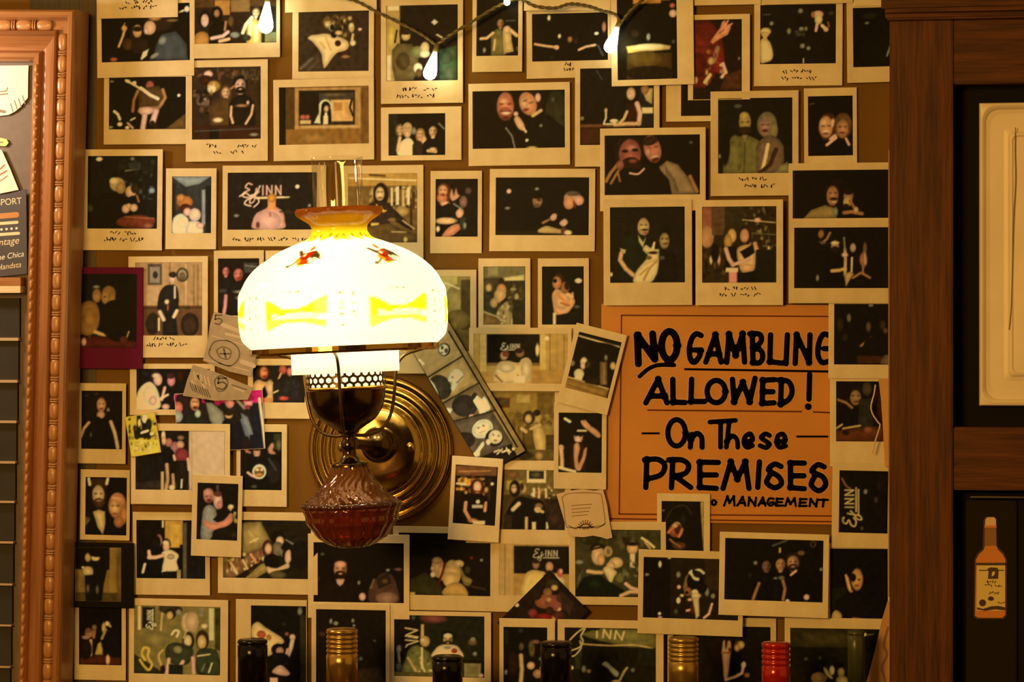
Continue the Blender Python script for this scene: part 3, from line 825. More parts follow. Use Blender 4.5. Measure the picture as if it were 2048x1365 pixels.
ph('instant photo edge at top right beside the cabinet crown', (1708, -130, 1772, 12), (1716, -118, 1764, -20), 3, 'K', '', rot=.4)
ph('curled dark instant photo at top right tucked against the cabinet', (1694, 4, 1800, 165), (1706, 15, 1790, 134), 2, '0a0603', '''e 1734 46 4 2 g; e 1740 32 14 6 201a0c; l 4 g 1782 90 1774 112; e 1740 100 24 20 0e0a06''', rot=-.5, curl=(.6, .6, .9))
# ---- second row right
ph('wide instant photo of two grinning faces close together, one with curled hair', (937, 166, 1140, 331), (945, 181, 1130, 297), 1, 'K', '''
 e 1112 228 22 46 2a2414; e 1012 214 21 30 D; e 1011 212 17 28 c46a44; e 1011 226 13 12 a04e30; e 1008 202 8 6 d88a5c; e 1012 226 8 3 e0b890; e 1012 236 8 4 5a2416;
 e 1003 208 4 2 K; e 1019 208 4 2 K; l 2 5a2010 1002 222 1022 222; e 1060 206 28 24 241008; e 1056 208 17 24 d08050 -20; e 1048 206 8 10 e09a68; e 1050 202 4 2 K -15; e 1062 206 4 2 K -15; e 1052 220 6 3 7a2a1c -15; e 1076 196 6 9 P; l 7 T 1066 232 1082 222; p K 960 297 984 246 1010 244 1040 260 1050 297; p 0e0806 1060 297 1050 262 1072 236 1096 230 1130 258 1130 297;
 e 1032 228 5 5 P; s e0a070 1028 238 1036 232 1046 244 1050 256 1046 262 1036 256; l 5 C 1048 258 1052 264; l 3 g 1012 256 1024 272 1030 296; e 1054 281 3 3 W; e 1082 252 3 3 g; e 1106 200 3 4 G; e 1064 296 10 3 T''', rot=-.2)
ph('wide instant photo of bearded man and laughing friend in beige shirt', (1200, 256, 1411, 422), (1209, 270, 1400, 390), 4, '0a0403', '''
 e 1258 302 30 34 1e100a; e 1260 308 22 30 9a4a38; e 1262 296 12 7 b86a54; e 1250 302 6 3 K; e 1270 300 6 3 K; e 1262 312 6 8 b05c48; e 1262 330 20 16 2a1009; e 1266 322 8 4 7a3428; e 1305 298 17 28 b8684c -15; e 1300 282 16 9 301810 -15; e 1298 296 4 2 K; e 1312 294 4 2 K; e 1310 314 7 3 c89878 -15; e 1311 320 8 4 501a14 -15; e 1296 304 6 8 c88060; p 8a6844 1318 334 1334 322 1356 330 1376 356 1392 388 1340 390; l 8 s 1380 354 1394 384; p 7a5c3c 1330 332 1350 360 1360 390 1336 390; p 0e0705 1212 390 1226 352 1250 336 1290 340 1316 336 1338 360 1344 390; c 4 P 1260 346 1276 348 1288 338;
 l 7 s 1236 328 1222 344 1212 362; l 5 s 1240 336 1230 352 1222 366; l 4 s 1236 346 1240 362; e 1240 330 8 10 8a4a34; e 1382 286 4 3 G''')
ph('instant photo of two people side by side in olive and grey clothes', (1421, 182, 1597, 392), (1436, 196, 1585, 347), 2, '100a05', '''
 e 1476 212 8 4 G; e 1490 238 15 20 K; e 1490 244 12 20 a8823e; e 1488 232 9 8 b89048; e 1485 244 4 2 K; e 1496 244 4 2 K; e 1491 256 5 3 5a2a14; p 2a1c08 1476 262 1490 272 1504 262 1500 254 1480 254; t 1488 272 84 76 6a5a2c; e 1470 310 16 40 74622e; l 3 4a3e1c 1490 286 1488 346; p a07a50 1484 270 1490 284 1496 270; e 1534 250 20 26 7a6440; e 1530 254 12 18 a07058; e 1526 250 4 2 K; e 1536 250 4 2 K; e 1530 262 6 3 501c14; e 1548 262 8 16 8a7044; t 1540 272 56 76 6a4c34; l 7 C 1536 290 1530 320 1524 346; l 8 3a2018 1552 300 1540 330 1520 346; p 8a7444 1560 334 1574 324 1584 346 1550 347; e 1440 312 4 4 g; e 1450 290 10 40 0c0804''', cap=[(1478, 1534, 358), (1490, 1552, 372)])
ph('small instant photo of two smiling women cheek to cheek near cabinet', (1608, 176, 1714, 330), (1616, 192, 1706, 312), 1, '0c0504', '''
 e 1656 254 20 28 4a2014; e 1652 254 14 22 d08a58; e 1648 246 8 9 e0a070; e 1646 252 3 2 K; e 1658 252 3 2 K; e 1652 264 6 3 f0d0b0; e 1652 267 5 2 7a2a20; e 1666 246 4 8 P; e 1686 252 18 26 6a4420; e 1685 258 12 18 b8744a; e 1680 254 3 2 K; e 1691 254 3 2 K; e 1684 266 5 2 6a241c; l 8 P 1662 278 1670 272; p 080405 1630 312 1650 288 1668 282 1690 284 1706 296 1706 312; l 6 P 1654 290 1672 276; l 5 P 1692 278 1698 290; l 3 G 1620 208 1628 207''', rot=-.3)
ph('wide instant photo of mustached man in beige shirt and companion, against cabinet', (1577, 326, 1802, 470), (1585, 340, 1792, 437), 3, '0c0504', '''
 e 1665 382 16 16 1e0e08; e 1665 392 12 20 b07048; e 1661 386 3 2 K; e 1671 386 3 2 K; e 1668 398 8 3 2a1208; e 1668 404 4 2 c09878; p 8e6c3c 1606 437 1622 420 1650 410 1668 416 1674 437; e 1671 424 5 10 g; e 1697 392 10 13 9a6a50; e 1697 384 10 6 1a0c08; e 1695 404 9 10 T; l 6 s 1700 402 1710 418; l 8 s 1688 426 1704 424 1724 428; e 1712 420 5 6 T; e 1692 412 6 4 2a100a; e 1672 362 12 5 1c0c0a''')
ph('wide instant photo of performers on a dark stage, lower one beside cabinet', (1577, 441, 1802, 607), (1588, 455, 1792, 577), 4, '0c0604', '''
 e 1642 468 6 9 s; l 5 s 1644 486 1654 478 1660 466; l 4 G 1640 484 1650 486; e 1670 492 8 11 b07a58; e 1670 486 8 3 C; e 1670 500 8 7 1c0e08; t 1672 506 50 60 080404; l 7 T 1664 542 1678 541 1690 538; l 6 T 1690 500 1691 520 1690 550; e 1690 510 7 5 P; l 4 g 1688 476 1690 500; e 1706 496 13 18 K; e 1706 496 6 9 b09078; l 4 C 1704 516 1703 544; e 1727 520 8 16 9a6040; l 3 T 1729 500 1731 528; p T 1688 548 1700 544 1708 548 1700 560 1692 574; l 5 s 1706 556 1722 546 1740 556; l 4 s 1726 528 1726 546; e 1635 556 3 6 g; e 1730 496 4 10 6a4830''', rot=.1)
ph('instant photo of man in green shirt holding a tan dog beside woman', (1207, 400, 1384, 611), (1220, 414, 1370, 566), 5, '120c06', '''
 b 1226 420 1366 560 140e07; e 1288 446 14 14 K; e 1287 454 12 18 c0945c; e 1283 450 3 2 K; e 1292 450 3 2 K; e 1290 460 7 2 241008; e 1291 466 5 2 8a4a30; t 1276 470 66 92 10140a; e 1262 500 18 32 14190c; p C 1276 470 1286 484 1292 474 1286 496 1278 484; p C 1240 496 1252 500 1250 508 1242 504; l 9 S 1243 506 1240 520 1252 538 1266 550; e 1330 474 12 20 K; e 1329 482 10 16 a07c48; e 1325 478 3 2 K; e 1334 478 3 2 K; e 1332 488 5 2 5a2a18; t 1332 500 44 64 0e0a08; s C 1268 566 1272 544 1288 524 1296 512 1286 500 1292 490 1302 496 1308 484 1310 498 1318 500 1318 520 1316 540 1312 552 1300 566; l 5 b08040 1288 560 1300 536 1316 520; l 4 b88848 1280 550 1296 536; e 1306 506 9 3 D; e 1298 516 6 4 w; l 4 C 1306 498 1309 486; e 1222 549 3 4 W; e 1324 516 6 4 G; l 5 c89c5c 1290 528 1312 520''', rot=-.2)
ph('instant photo of two women hugging in bar with bottles, scribbled caption', (1391, 400, 1566, 611), (1404, 413, 1553, 566), 5, '2a1a0c', '''
 b 1404 413 1424 470 8a4a30; e 1414 474 14 22 c08050; b 1424 413 1450 470 5a3a20; b 1450 413 1486 470 2e2410; x 60 1488 416 1552 500 4 6a5a34 4a3c20 2a1c0c 8a7044 K; l 2 C 1486 440 1550 446; l 2 v 1490 466 1550 470; e 1515 441 7 5 P; x 20 1530 490 1552 512 4 C g K; x 24 1406 500 1450 560 6 5a3a18 3a2410 K; e 1438 519 3 10 P; e 1422 520 3 8 C; e 1430 506 8 18 K;
 e 1460 474 14 22 3a2208; e 1464 472 9 14 d8a060; e 1456 484 8 16 b88038; e 1490 472 13 20 2a140a; e 1489 472 9 14 d08a60; p K 1450 494 1472 492 1476 540 1450 540; l 9 P 1452 498 1458 518 1466 530; s d8a064 1474 500 1490 490 1506 494 1512 516 1506 544 1486 546 1478 530; e 1490 500 14 8 d8a064; p K 1480 504 1508 488 1516 500 1490 520; l 9 d09060 1510 488 1514 504; l 8 P 1466 530 1484 524 1498 518; e 1494 536 14 8 e0a068; p 0a0a08 1474 548 1512 542 1546 566 1472 566; b 1512 500 1550 566 141008; b 1458 542 1474 566 d88070; b 1452 536 1476 544 W''', cap=[(1450, 1512, 577), (1440, 1520, 590)])
# ---- beside the sign, right column
ph('very dark instant photo of dim seated crowd right of the sign', (1657, 600, 1800, 758), (1668, 608, 1790, 730), 3, '0c0604', '''
 e 1698 636 4 8 6a5a50; e 1680 650 7 14 2a1a10; e 1690 676 5 8 2a1a10; e 1737 654 5 10 5a3e2a; l 5 s 1742 676 1732 684 1722 692; e 1765 650 6 10 3a2418; e 1771 662 5 6 5a3a28; b 1714 712 1768 728 3a1a0c; s 6a5030 1762 728 1768 712 1780 712 1784 728; e 1742 611 5 3 g; e 1744 690 16 16 120806''', rot=.2)
ph('dark instant photo of diners at reddish table below the dim crowd photo', (1660, 752, 1800, 934), (1672, 763, 1780, 884), 2, '120806', '''
 e 1712 786 13 16 1c0e08; e 1711 796 11 15 9a6a40; e 1707 792 3 2 K; e 1716 792 3 2 K; e 1713 804 5 2 5a2414; e 1734 778 9 14 4a3420; t 1696 810 48 44 0a0608; p 2a2018 1718 800 1744 796 1746 860 1716 860; l 5 s 1676 800 1692 806 1704 816; l 4 T 1672 858 1684 850; l 4 T 1686 858 1720 852; p 5a2812 1672 862 1780 850 1780 884 1672 884; e 1692 866 7 5 D; e 1736 860 8 6 8a4a2c; p 3a1408 1752 780 1766 770 1768 860 1754 850''')
ph('instant photo of sideways neon sign in the dark beside cabinet', (1664, 926, 1790, 1097), (1678, 942, 1776, 1067), 3, '0e0807', '''
 j 1700 1046 1.22 C -90 3; l 3 C 1717 980 1717 1030; e 1731 984 4 5 g; c 3 s 1684 958 1692 972 1700 978; e 1752 1000 4 6 3a2a24; e 1724 1057 3 4 G; e 1760 970 8 10 1c100e; l 2 a08050 1684 1036 1688 1048''', rot=.8)
ph('dark instant photo of person hiding face with hand, low beside cabinet', (1650, 1088, 1796, 1252), (1660, 1098, 1776, 1238), 2, '0a0605', '''
 p 18160c 1664 1238 1664 1180 1690 1174 1700 1200 1704 1238; t 1716 1186 90 60 0e0808; e 1710 1150 17 17 K; e 1714 1160 12 22 c8884c; e 1706 1156 6 8 K; s c88850 1690 1150 1698 1158 1702 1176 1706 1184 1700 1186 1694 1174; l 4 d89a5c 1692 1152 1700 1180; e 1718 1160 3 2 5a2a14; e 1714 1172 4 2 7a3a20; s T 1664 1230 1672 1222 1682 1228 1682 1240 1664 1240; l 5 s 1706 1238 1724 1240 1740 1244''', rot=-.2)
ph('wide instant photo of three men in black shirts below sign', (1438, 1067, 1657, 1234), (1449, 1079, 1646, 1203), 7, '0c0704', '''
 l 4 G 1546 1092 1576 1080; e 1626 1088 6 7 5a4430; e 1626 1088 3 4 K; e 1602 1106 8 5 6a4a30; h 1533 1132 13 7a5244 K; h 1561 1128 14 c08454 K; h 1586 1124 17 b87a58 2a1a12 b; t 1536 1146 52 62 0a0606; t 1562 1146 40 60 0d0907; t 1590 1144 60 64 080605; l 6 s 1518 1168 1512 1184 1506 1200; l 6 s 1566 1162 1570 1178 1566 1200; l 5 P 1582 1150 1592 1142; e 1551 1157 4 2 g; e 1563 1156 6 4 6a5848; b 1558 1096 1562 1106 T; e 1511 1127 4 4 g; e 1613 1194 6 6 P; e 1575 1202 4 3 L; e 1642 1138 3 3 g; e 1500 1152 3 5 2a1a14''', rot=.9)
ph('small instant photo of red lit face in darkness overlapping sign bottom edge', (1314, 988, 1420, 1154), (1323, 1003, 1408, 1118), 2, '0e0805', '''
 c 2 3a2a1c 1330 1044 1346 1018 1370 1012 1384 1030; p D 1402 1003 1408 1003 1408 1118 1406 1118; b 1401 1003 1408 1118 a8803c; p 0e0805 1400 1003 1408 1118 1390 1118; e 1354 1052 8 8 T; e 1352 1062 15 14 9a4a2c; e 1356 1060 7 9 4a1a10; l 5 c87048 1336 1066 1344 1058 1352 1050; l 5 c87048 1364 1060 1358 1074; e 1350 1052 6 5 d09a64; l 4 s 1340 1080 1352 1090 1364 1092; e 1358 1092 14 8 5a3018; l 3 s 1344 1084 1360 1094; e 1327 1022 2 2 g; e 1366 1040 6 14 1e1610''', rot=.2)
ph('instant photo of crowd with bright white and gold cap, bottom right', (1276, 1102, 1486, 1271), (1286, 1117, 1477, 1239), 6, '1e1208', '''
 b 1286 1117 1340 1239 0c0604; b 1410 1117 1440 1180 2e1c0c; e 1320 1130 3 6 W; e 1339 1117 3 2 L; e 1294 1151 4 3 g; e 1357 1150 4 6 g; p 8a6030 1366 1176 1370 1156 1378 1146 1376 1172 1368 1184; e 1390 1164 16 20 K; s W 1377 1146 1384 1140 1386 1148 1398 1156 1397 1162 1388 1160 1382 1152; s W 1390 1140 1400 1138 1410 1146 1406 1149 1398 1143; e 1396 1150 9 6 D; e 1376 1184 8 9 9a5a38; e 1374 1186 3 3 K; e 1358 1175 4 4 P; e 1390 1185 7 6 L; e 1392 1192 10 6 C; p C 1384 1196 1398 1194 1399 1232 1392 1239 1388 1214; e 1357 1202 4 6 W; e 1364 1192 4 3 C; l 5 P 1374 1222 1384 1220; e 1414 1184 4 8 g; l 5 P 1408 1236 1418 1228 1424 1208; e 1319 1229 3 3 W; e 1320 1236 4 2 P; e 1352 1224 4 5 G; e 1380 1200 5 3 P; e 1404 1176 10 10 0c0604; e 1426 1192 4 5 g; p 5a1e0c 1384 1200 1390 1230 1380 1226''', rot=.9)
ph('instant photo of capped couple nose to nose in olive light', (1138, 1044, 1332, 1211), (1150, 1060, 1322, 1195), 3, '3a3018', '''
 e 1180 1080 20 12 2a2412; b 1236 1064 1268 1090 4a4024; b 1244 1074 1262 1094 2a2010; x 30 1150 1064 1300 1110 7 4a4020 2a2410 5a4c2a 3a3218; l 5 C 1284 1076 1296 1084 1308 1094; l 4 T 1290 1084 1300 1096; e 1196 1098 15 10 1c120a; e 1196 1112 13 19 dca46c; e 1202 1120 8 12 d09458; l 4 2a180c 1182 1100 1210 1094; e 1232 1126 14 11 dca870; e 1222 1132 9 8 d49c60; e 1216 1104 9 11 T; e 1217 1104 4 6 7a5a34; s C 1206 1140 1216 1132 1226 1138 1234 1146 1228 1156 1222 1168 1214 1156; l 8 dca46c 1176 1144 1190 1146 1204 1146; e 1265 1096 11 13 d89a5c; e 1265 1088 14 4 1c100a; b 1260 1108 1270 1136 C; e 1240 1156 9 10 v; x 14 1244 1120 1280 1160 6 5a5034 3a3424 7a6a4a; s 0e120a 1150 1195 1156 1176 1170 1156 1200 1152 1214 1162 1226 1168 1250 1184 1240 1196; e 1190 1170 12 8 16200f; l 8 dca06c 1242 1192 1260 1184 1276 1184; l 7 P 1252 1168 1262 1176 1276 1180; e 1158 1126 8 4 g; p 5a5a48 1152 1170 1158 1150 1168 1138 1156 1176''', rot=-.3)
ph('small instant photo of singer reaching up with pale arms left of sign', (1108, 806, 1213, 979), (1117, 826, 1204, 946), 3, '0e0905', '''
 l 5 W 1130 838 1140 844; s d08a58 1162 842 1170 842 1182 852 1196 862 1202 872 1196 876 1182 866 1172 858 1164 850; l 4 d08a58 1164 844 1172 854; l 3 d08a58 1170 842 1178 852; e 1157 874 9 14 c88454; e 1157 866 10 9 K; l 4 C 1156 862 1172 862; e 1156 880 6 8 P; p X 1140 890 1150 884 1168 886 1172 940 1138 940; s d8925c 1148 892 1156 886 1160 898 1156 920 1162 938 1152 940 1148 920; s d8925c 1168 900 1174 896 1172 914 1166 930 1160 942 1154 938 1164 916; e 1122 896 6 6 P; l 9 d89a60 1122 898 1124 920 1124 934; l 6 C 1118 936 1134 940 1150 944''', rot=.4)
ph('tilted small instant photo of crowded bar counter overlapping sign left edge', (1132, 656, 1236, 821), (1141, 672, 1229, 788), 4, '0e0805', '''
 l 3 C 1158 672 1200 684 1238 694; e 1200 704 40 18 0a0604; e 1145 727 5 6 g; e 1168 724 7 9 C; e 1166 732 5 8 P; e 1158 748 10 10 C; p L 1148 758 1156 740 1168 748 1164 762; p 0a0708 1166 764 1172 738 1186 730 1198 744 1200 770; e 1176 730 6 7 3a2414; b 1200 724 1214 770 6a4c24; b 1206 726 1210 768 8a6838; e 1226 732 6 8 T; e 1212 716 3 6 g; p 8a5e28 1128 754 1218 778 1210 812 1122 786; l 3 T 1134 754 1216 778; l 2 6a4418 1136 770 1210 794; p 241408 1172 752 1200 758 1196 772 1170 766''', rot=14.2)
# ---- around the lamp
ph('instant photo of old man and friend whispering at bar table, left edge', (164, 299, 325, 501), (175, 312, 315, 458), 2, '100d08', '''
 x 20 240 320 312 345 6 1c1a10 2a281a; e 199 318 6 4 W; e 265 318 4 3 g; l 3 g 252 342 278 338; b 258 326 282 340 2a2a20; x 30 250 350 312 400 4 1a2022 2c302c 0c0c0a 4a4a44; e 304 382 6 6 8a8a84; e 226 430 48 44 0a0705; p 0a0705 180 458 186 400 220 384 250 400 254 458; e 235 369 15 14 b89058; e 242 376 10 12 a87a48; e 228 362 9 7 C; e 262 384 11 12 d8a078; e 270 378 8 9 2a1a10; e 268 404 14 12 0a0808; e 252 418 8 9 P; e 268 416 8 8 P; e 258 412 5 5 S; l 4 s 274 392 278 404; s 6a2a18 232 444 246 434 280 430 308 438 310 446 300 456 262 457 240 452; l 2 a05a38 250 434 308 438; e 296 452 10 5 8a4a34; e 180 416 8 8 V''', cap=[(222, 274, 467), (210, 292, 479)], rot=.6)
ph('small instant photo of couple in white shirts by orange lamp, left side', (332, 337, 433, 499), (344, 353, 423, 467), 2, '2a2622', '''
 p 8a8474 344 353 423 353 400 368 372 374; b 404 380 411 450 8a7e74; b 412 372 423 467 141210; b 344 366 352 467 1a1612; b 352 390 370 420 B; e 370 404 16 12 b8682c; e 362 396 8 8 c87838; e 372 418 12 10 4a1a0c; e 375 424 8 8 P; e 390 430 12 13 e8b498; e 392 428 8 9 f0c0a8; s e8ccb0 346 467 346 440 354 430 366 428 374 440 376 467; s e8c0a4 374 467 376 446 388 442 400 446 406 467; e 366 444 12 12 f0d8c0; e 400 452 8 6 P''', rot=.5)
ph('wide instant photo of bare back under neon sign, left of lamp chimney', (445, 331, 652, 493), (455, 345, 634, 460), 1, '160f0c', '''
 x 20 460 350 620 450 8 1c1410 120c08 20180f; j 494 382 1.28 e8a888 0 3; c 3 f0b898 480 392 492 386 502 392 514 384 520 372; c 3 f0b898 502 412 490 408 494 400 512 394 518 404 508 414; l 3 C 512 397 578 395; s d08a70 508 458 506 440 514 426 530 418 540 412 552 414 566 424 570 442 566 458; e 536 442 26 20 d8957c; b 536 400 552 420 c87840; e 544 396 9 9 b8702c; l 3 8a4a3c 540 426 541 432; e 516 450 4 6 5a2a20; e 595 374 4 4 W; e 473 431 5 3 g; e 619 412 3 3 g; l 2 2a2018 560 424 600 426; b 632 345 634 460 K''', cap=[(466, 632, 479)], rot=.3)
ph('instant photo of long haired woman in black sweater behind bar, right of chimney', (684, 331, 847, 536), (696, 347, 835, 486), 1, '6a4820', '''
 b 696 347 835 372 b07a34; l 3 C 700 356 832 362; l 4 4a3010 740 350 770 352; x 80 776 374 834 420 4 a07838 d0a860 5a3c18 E K;
 b 782 376 786 412 C; b 792 374 798 410 L; b 804 380 809 416 T; b 814 376 820 410 C; b 824 384 830 420 B; b 770 410 776 460 B; b 820 408 825 462 3a220c; e 804 424 14 10 b08040; x 12 740 380 750 410 5 T C B; e 762 390 15 24 20120c; e 760 388 9 14 dca868; e 757 384 2.5 1.5 K; e 764 384 2.5 1.5 K; e 760 396 4 2 7a3a20; s 2c1a12 724 452 734 416 748 404 772 404 790 420 806 436 820 450 826 458 812 456 786 442 770 454; l 3 Y 754 410 752 422 762 414 768 424; l 3 Y 750 422 772 422; b 742 446 758 460 c89838; e 784 440 8 4 w; p 5c3e1a 696 486 720 456 780 446 800 458 835 470 835 486; l 2 T 784 464 812 465; l 3 T 806 442 828 458; e 811 480 4 5 T''')
ph('small instant photo of woman in cropped black top flashing peace sign', (861, 342, 964, 507), (871, 358, 956, 474), 1, '120a06', '''
 e 887 388 15 22 5a2810; e 886 382 9 12 d88a58; e 884 396 10 10 c87040; e 882 380 2.5 1.5 K; e 890 380 2.5 1.5 K; e 886 390 4 2 7a2a18; s d08a60 900 392 904 378 908 390 912 376 916 388 920 392 912 400 904 402; e 937 382 6 7 5a3a34; e 927 404 8 12 7a5040; e 890 408 10 6 d89060; p 0a0b08 872 432 874 410 886 412 898 406 908 416 912 436; e 892 442 22 7 e0a468; p K 872 452 918 448 906 466 872 470; s d07a50 884 474 894 458 912 448 926 452 920 460 904 472; s e09a70 912 424 922 416 928 426 922 436 914 434; e 927 448 8 14 2a2e20; l 3 g 908 408 920 416 926 422; b 930 440 956 474 0c0706; e 876 458 4 6 C; e 930 452 3 6 g''', rot=.3)
ph('wide dark instant photo of two men leaning over bar, right of peace sign photo', (979, 338, 1190, 503), (991, 355, 1178, 471), 1, '0d0805', '''
 e 1018 382 5 5 P; e 1015 416 5 3 g; e 1074 378 4 3 g; e 1075 402 10 13 8a6040; e 1075 392 11 6 K; e 1078 400 4 3 3a1c10; e 1074 412 6 4 5a3a28; l 4 g 1070 424 1072 430; t 1074 416 50 50 080606; e 1145 396 17 12 c88a68; e 1138 406 11 14 d08458; e 1158 402 10 10 e09a74; e 1146 388 14 5 5a4434; e 1150 410 3 3 5a2414; l 3 5a2414 1148 404 1150 416; t 1146 420 60 50 0a0707; s P 1100 436 1106 428 1114 430 1112 440 1104 442; l 5 s 1086 446 1098 440; s P 1120 444 1130 438 1136 446 1128 454 1120 450; s T 1074 462 1092 452 1116 458 1138 462 1142 470 1120 468 1080 466; b 1122 456 1132 470 5a2a20; e 1136 466 8 5 C; b 991 462 1076 471 1c1408''', rot=.5)
ph('instant photo of brownish blurred room, mostly behind lamp shade right side', (790, 540, 953, 748), (802, 553, 941, 703), 1, '8a6a30', '''
 b 880 553 915 600 b89448; e 915 600 24 30 a07c3c; b 922 560 941 703 4a3414; l 3 C 890 566 918 578; e 915 640 24 20 7a5a26; b 890 660 941 703 6a4c1e; e 906 652 8 10 a87c34''')
ph('small instant photo of couple under bright window, above the wood panel photo', (957, 517, 1061, 682), (967, 533, 1051, 650), 1, '3a2c14', '''
 b 968 533 1050 556 6a5630; b 976 534 996 552 8a7240; p d8b468 1004 556 1048 550 1050 562 1006 566; b 1010 562 1050 580 2a200e; e 975 574 14 12 5a4020; e 978 576 6 8 T; p 3a301a 967 650 967 586 982 584 990 620 1006 650; e 1004 566 6 10 2a1a0c; e 1003 580 10 12 d08448; e 1000 592 12 14 d89858; e 988 606 8 10 c89050; l 6 D 1004 606 1016 596; s a8824c 996 620 1012 604 1022 612 1024 650 1004 650 992 634; x 26 996 608 1022 648 3 6a4c24 C 8a6a38; x 18 1020 572 1050 620 6 8a6c3c 4a3818 a08450; b 1026 600 1050 650 2c2010; p 8a5c28 967 620 1004 644 1000 650 967 650; l 3 T 968 624 1000 636; l 2 C 1024 640 1024 650''')
ph('small instant photo of bare shouldered woman with arms crossed, beside window photo', (1076, 517, 1178, 682), (1084, 533, 1168, 650), 1, '0c0805', '''
 e 1117 560 11 13 3a1a0c; e 1114 566 9 13 c87a48; e 1110 562 4 4 K; s d8945c 1104 590 1112 578 1122 582 1132 594 1146 584 1148 596 1150 606 1140 622 1126 634 1110 628 1106 610; e 1124 600 16 20 dc9a60; l 6 c87840 1116 590 1130 604 1140 610; l 7 e0a06c 1128 584 1144 594; e 1130 576 9 12 9a6034; e 1134 572 5 8 2a140a; l 3 8a4420 1122 606 1138 612; p 0e0b08 1108 632 1140 626 1168 650 1106 650; b 1106 626 1112 650 C; e 1157 562 7 5 W; e 1154 614 6 3 G''')
ph('wide instant photo of two shirtless men under neon sign on wood panels', (938, 656, 1143, 783), (947, 668, 1136, 768), 3, 'b0803c', '''
 l 2 8a6028 960 668 960 768; l 2 8a6028 1100 668 1100 768; l 2 9a7030 1114 668 1114 768; l 2 8a6028 1128 668 1128 768; b 973 669 1080 730 140c06; b 973 726 1080 732 w; b 960 668 973 768 c8984c; b 1080 668 1092 768 c8984c; j 1006 694 .62 f0c890 0 2; e 1075 700 4 12 C; e 1094 677 4 4 L; e 1008 712 8 9 c88a58; e 1012 708 7 6 7a3c1c; e 1040 706 9 9 8a5a30; e 1038 702 8 5 2a160a; s d8a868 990 766 988 748 992 734 1000 724 1016 722 1036 726 1044 718 1056 716 1064 726 1062 744 1056 766; e 1052 740 10 22 d8ac70; l 4 8a5a28 992 752 1004 764; l 4 L 996 743 1032 743; l 4 9a6830 1036 752 1044 760; e 1014 736 16 10 e0b478; b 1028 752 1050 767 C; l 3 T 990 768 1060 768; b 947 744 986 768 b07c38; b 1064 740 1136 768 a87434''', rot=.2)
ph('golden toned instant photo of dancing couple right of the film strip', (962, 770, 1120, 945), (974, 784, 1110, 922), 1, '8a6428', '''
 b 990 796 1020 816 5a2c14; b 994 800 1016 812 4a3418; b 1034 790 1060 806 a88040; b 1074 786 1106 830 6a4a1c; x 40 990 826 1106 860 8 a07a3c 6a4a1c b08844 5a3c16; e 1058 836 12 14 3a2210; e 1057 838 7 9 T; e 1074 826 7 6 D; p 5c4018 1046 900 1044 860 1054 850 1066 854 1072 900; s c89850 1070 848 1084 858 1092 880 1090 906 1076 906 1068 884 1066 860; l 7 T 1044 858 1052 864; l 6 T 1062 858 1080 850; b 974 900 1110 922 5c441c; e 1078 912 8 8 a8783c; e 1050 912 16 8 3a2810; b 1092 870 1110 900 4a3014''')
ph('tilted small instant photo of bearded man in black tee right of brass plate', (900, 915, 1002, 1083), (908, 932, 993, 1050), 5, '120a06', '''
 b 912 932 994 952 6a3c1e; l 3 a86a34 918 944 980 942; b 916 958 960 972 d88430; e 928 962 10 8 e09a3c; b 912 976 930 982 c87830; x 30 914 952 978 990 5 a05a20 5a2c10 e0a050 3a1c0c; l 4 C 914 968 932 970; e 955 976 14 18 4a1c0c; e 955 974 8 11 f0a878; e 955 990 10 8 5a2410; e 955 986 4 2 b06040; p 0a0708 928 1004 936 992 950 988 964 988 974 996 976 1012 968 1008 966 1036 938 1036 938 1010; e 956 1004 4 4 L; b 944 1010 966 1017 c0a078; l 7 d88858 932 1006 930 1022 940 1040; l 6 d88858 972 1006 970 1022; e 946 1042 10 5 c87848; b 946 1042 970 1050 C; b 908 1010 924 1050 0c0806; e 984 968 4 3 L; l 4 3a1c10 980 960 978 1000''', rot=3.2)
ph('wide instant photo of woman and man with bottles beside bearded man photo', (932, 923, 1142, 1088), (943, 940, 1130, 1060), 2, '4a3216', '''
 b 1008 940 1130 990 6a4e22; b 1054 940 1092 966 C; b 1058 942 1088 958 2a2014; e 1072 950 10 5 5a4a2c; b 1012 962 1046 980 a8843c; e 1026 950 14 8 7a4a24; x 30 1062 970 1108 996 3 C d08050 5a3a1a L K; b 1066 976 1070 994 L; b 1076 978 1080 996 d89868; b 1090 976 1094 996 C; e 1030 978 11 17 1c0f0a; e 1028 978 6 9 d8a068; e 1026 976 2 1.5 K; e 1032 976 2 1.5 K; e 1047 978 6 9 T; e 1044 974 4 8 3a2010; s 0e0a08 1010 1060 1012 1030 1024 1006 1040 994 1062 998 1080 1000 1090 1010 1092 1030 1096 1060 1040 1058; l 9 e0b078 1038 1008 1026 1020; e 1078 1012 8 6 8a5c34; e 1076 1020 7 6 C; l 6 T 1072 1018 1086 1024; b 1064 1044 1072 1060 C; b 1092 1044 1097 1058 C; b 1050 1034 1056 1060 T; p 2a1a12 1090 1000 1130 996 1130 1060 1098 1060; b 1008 1030 1024 1060 2a1c10; e 1108 1040 14 12 3a2418''', rot=.2)
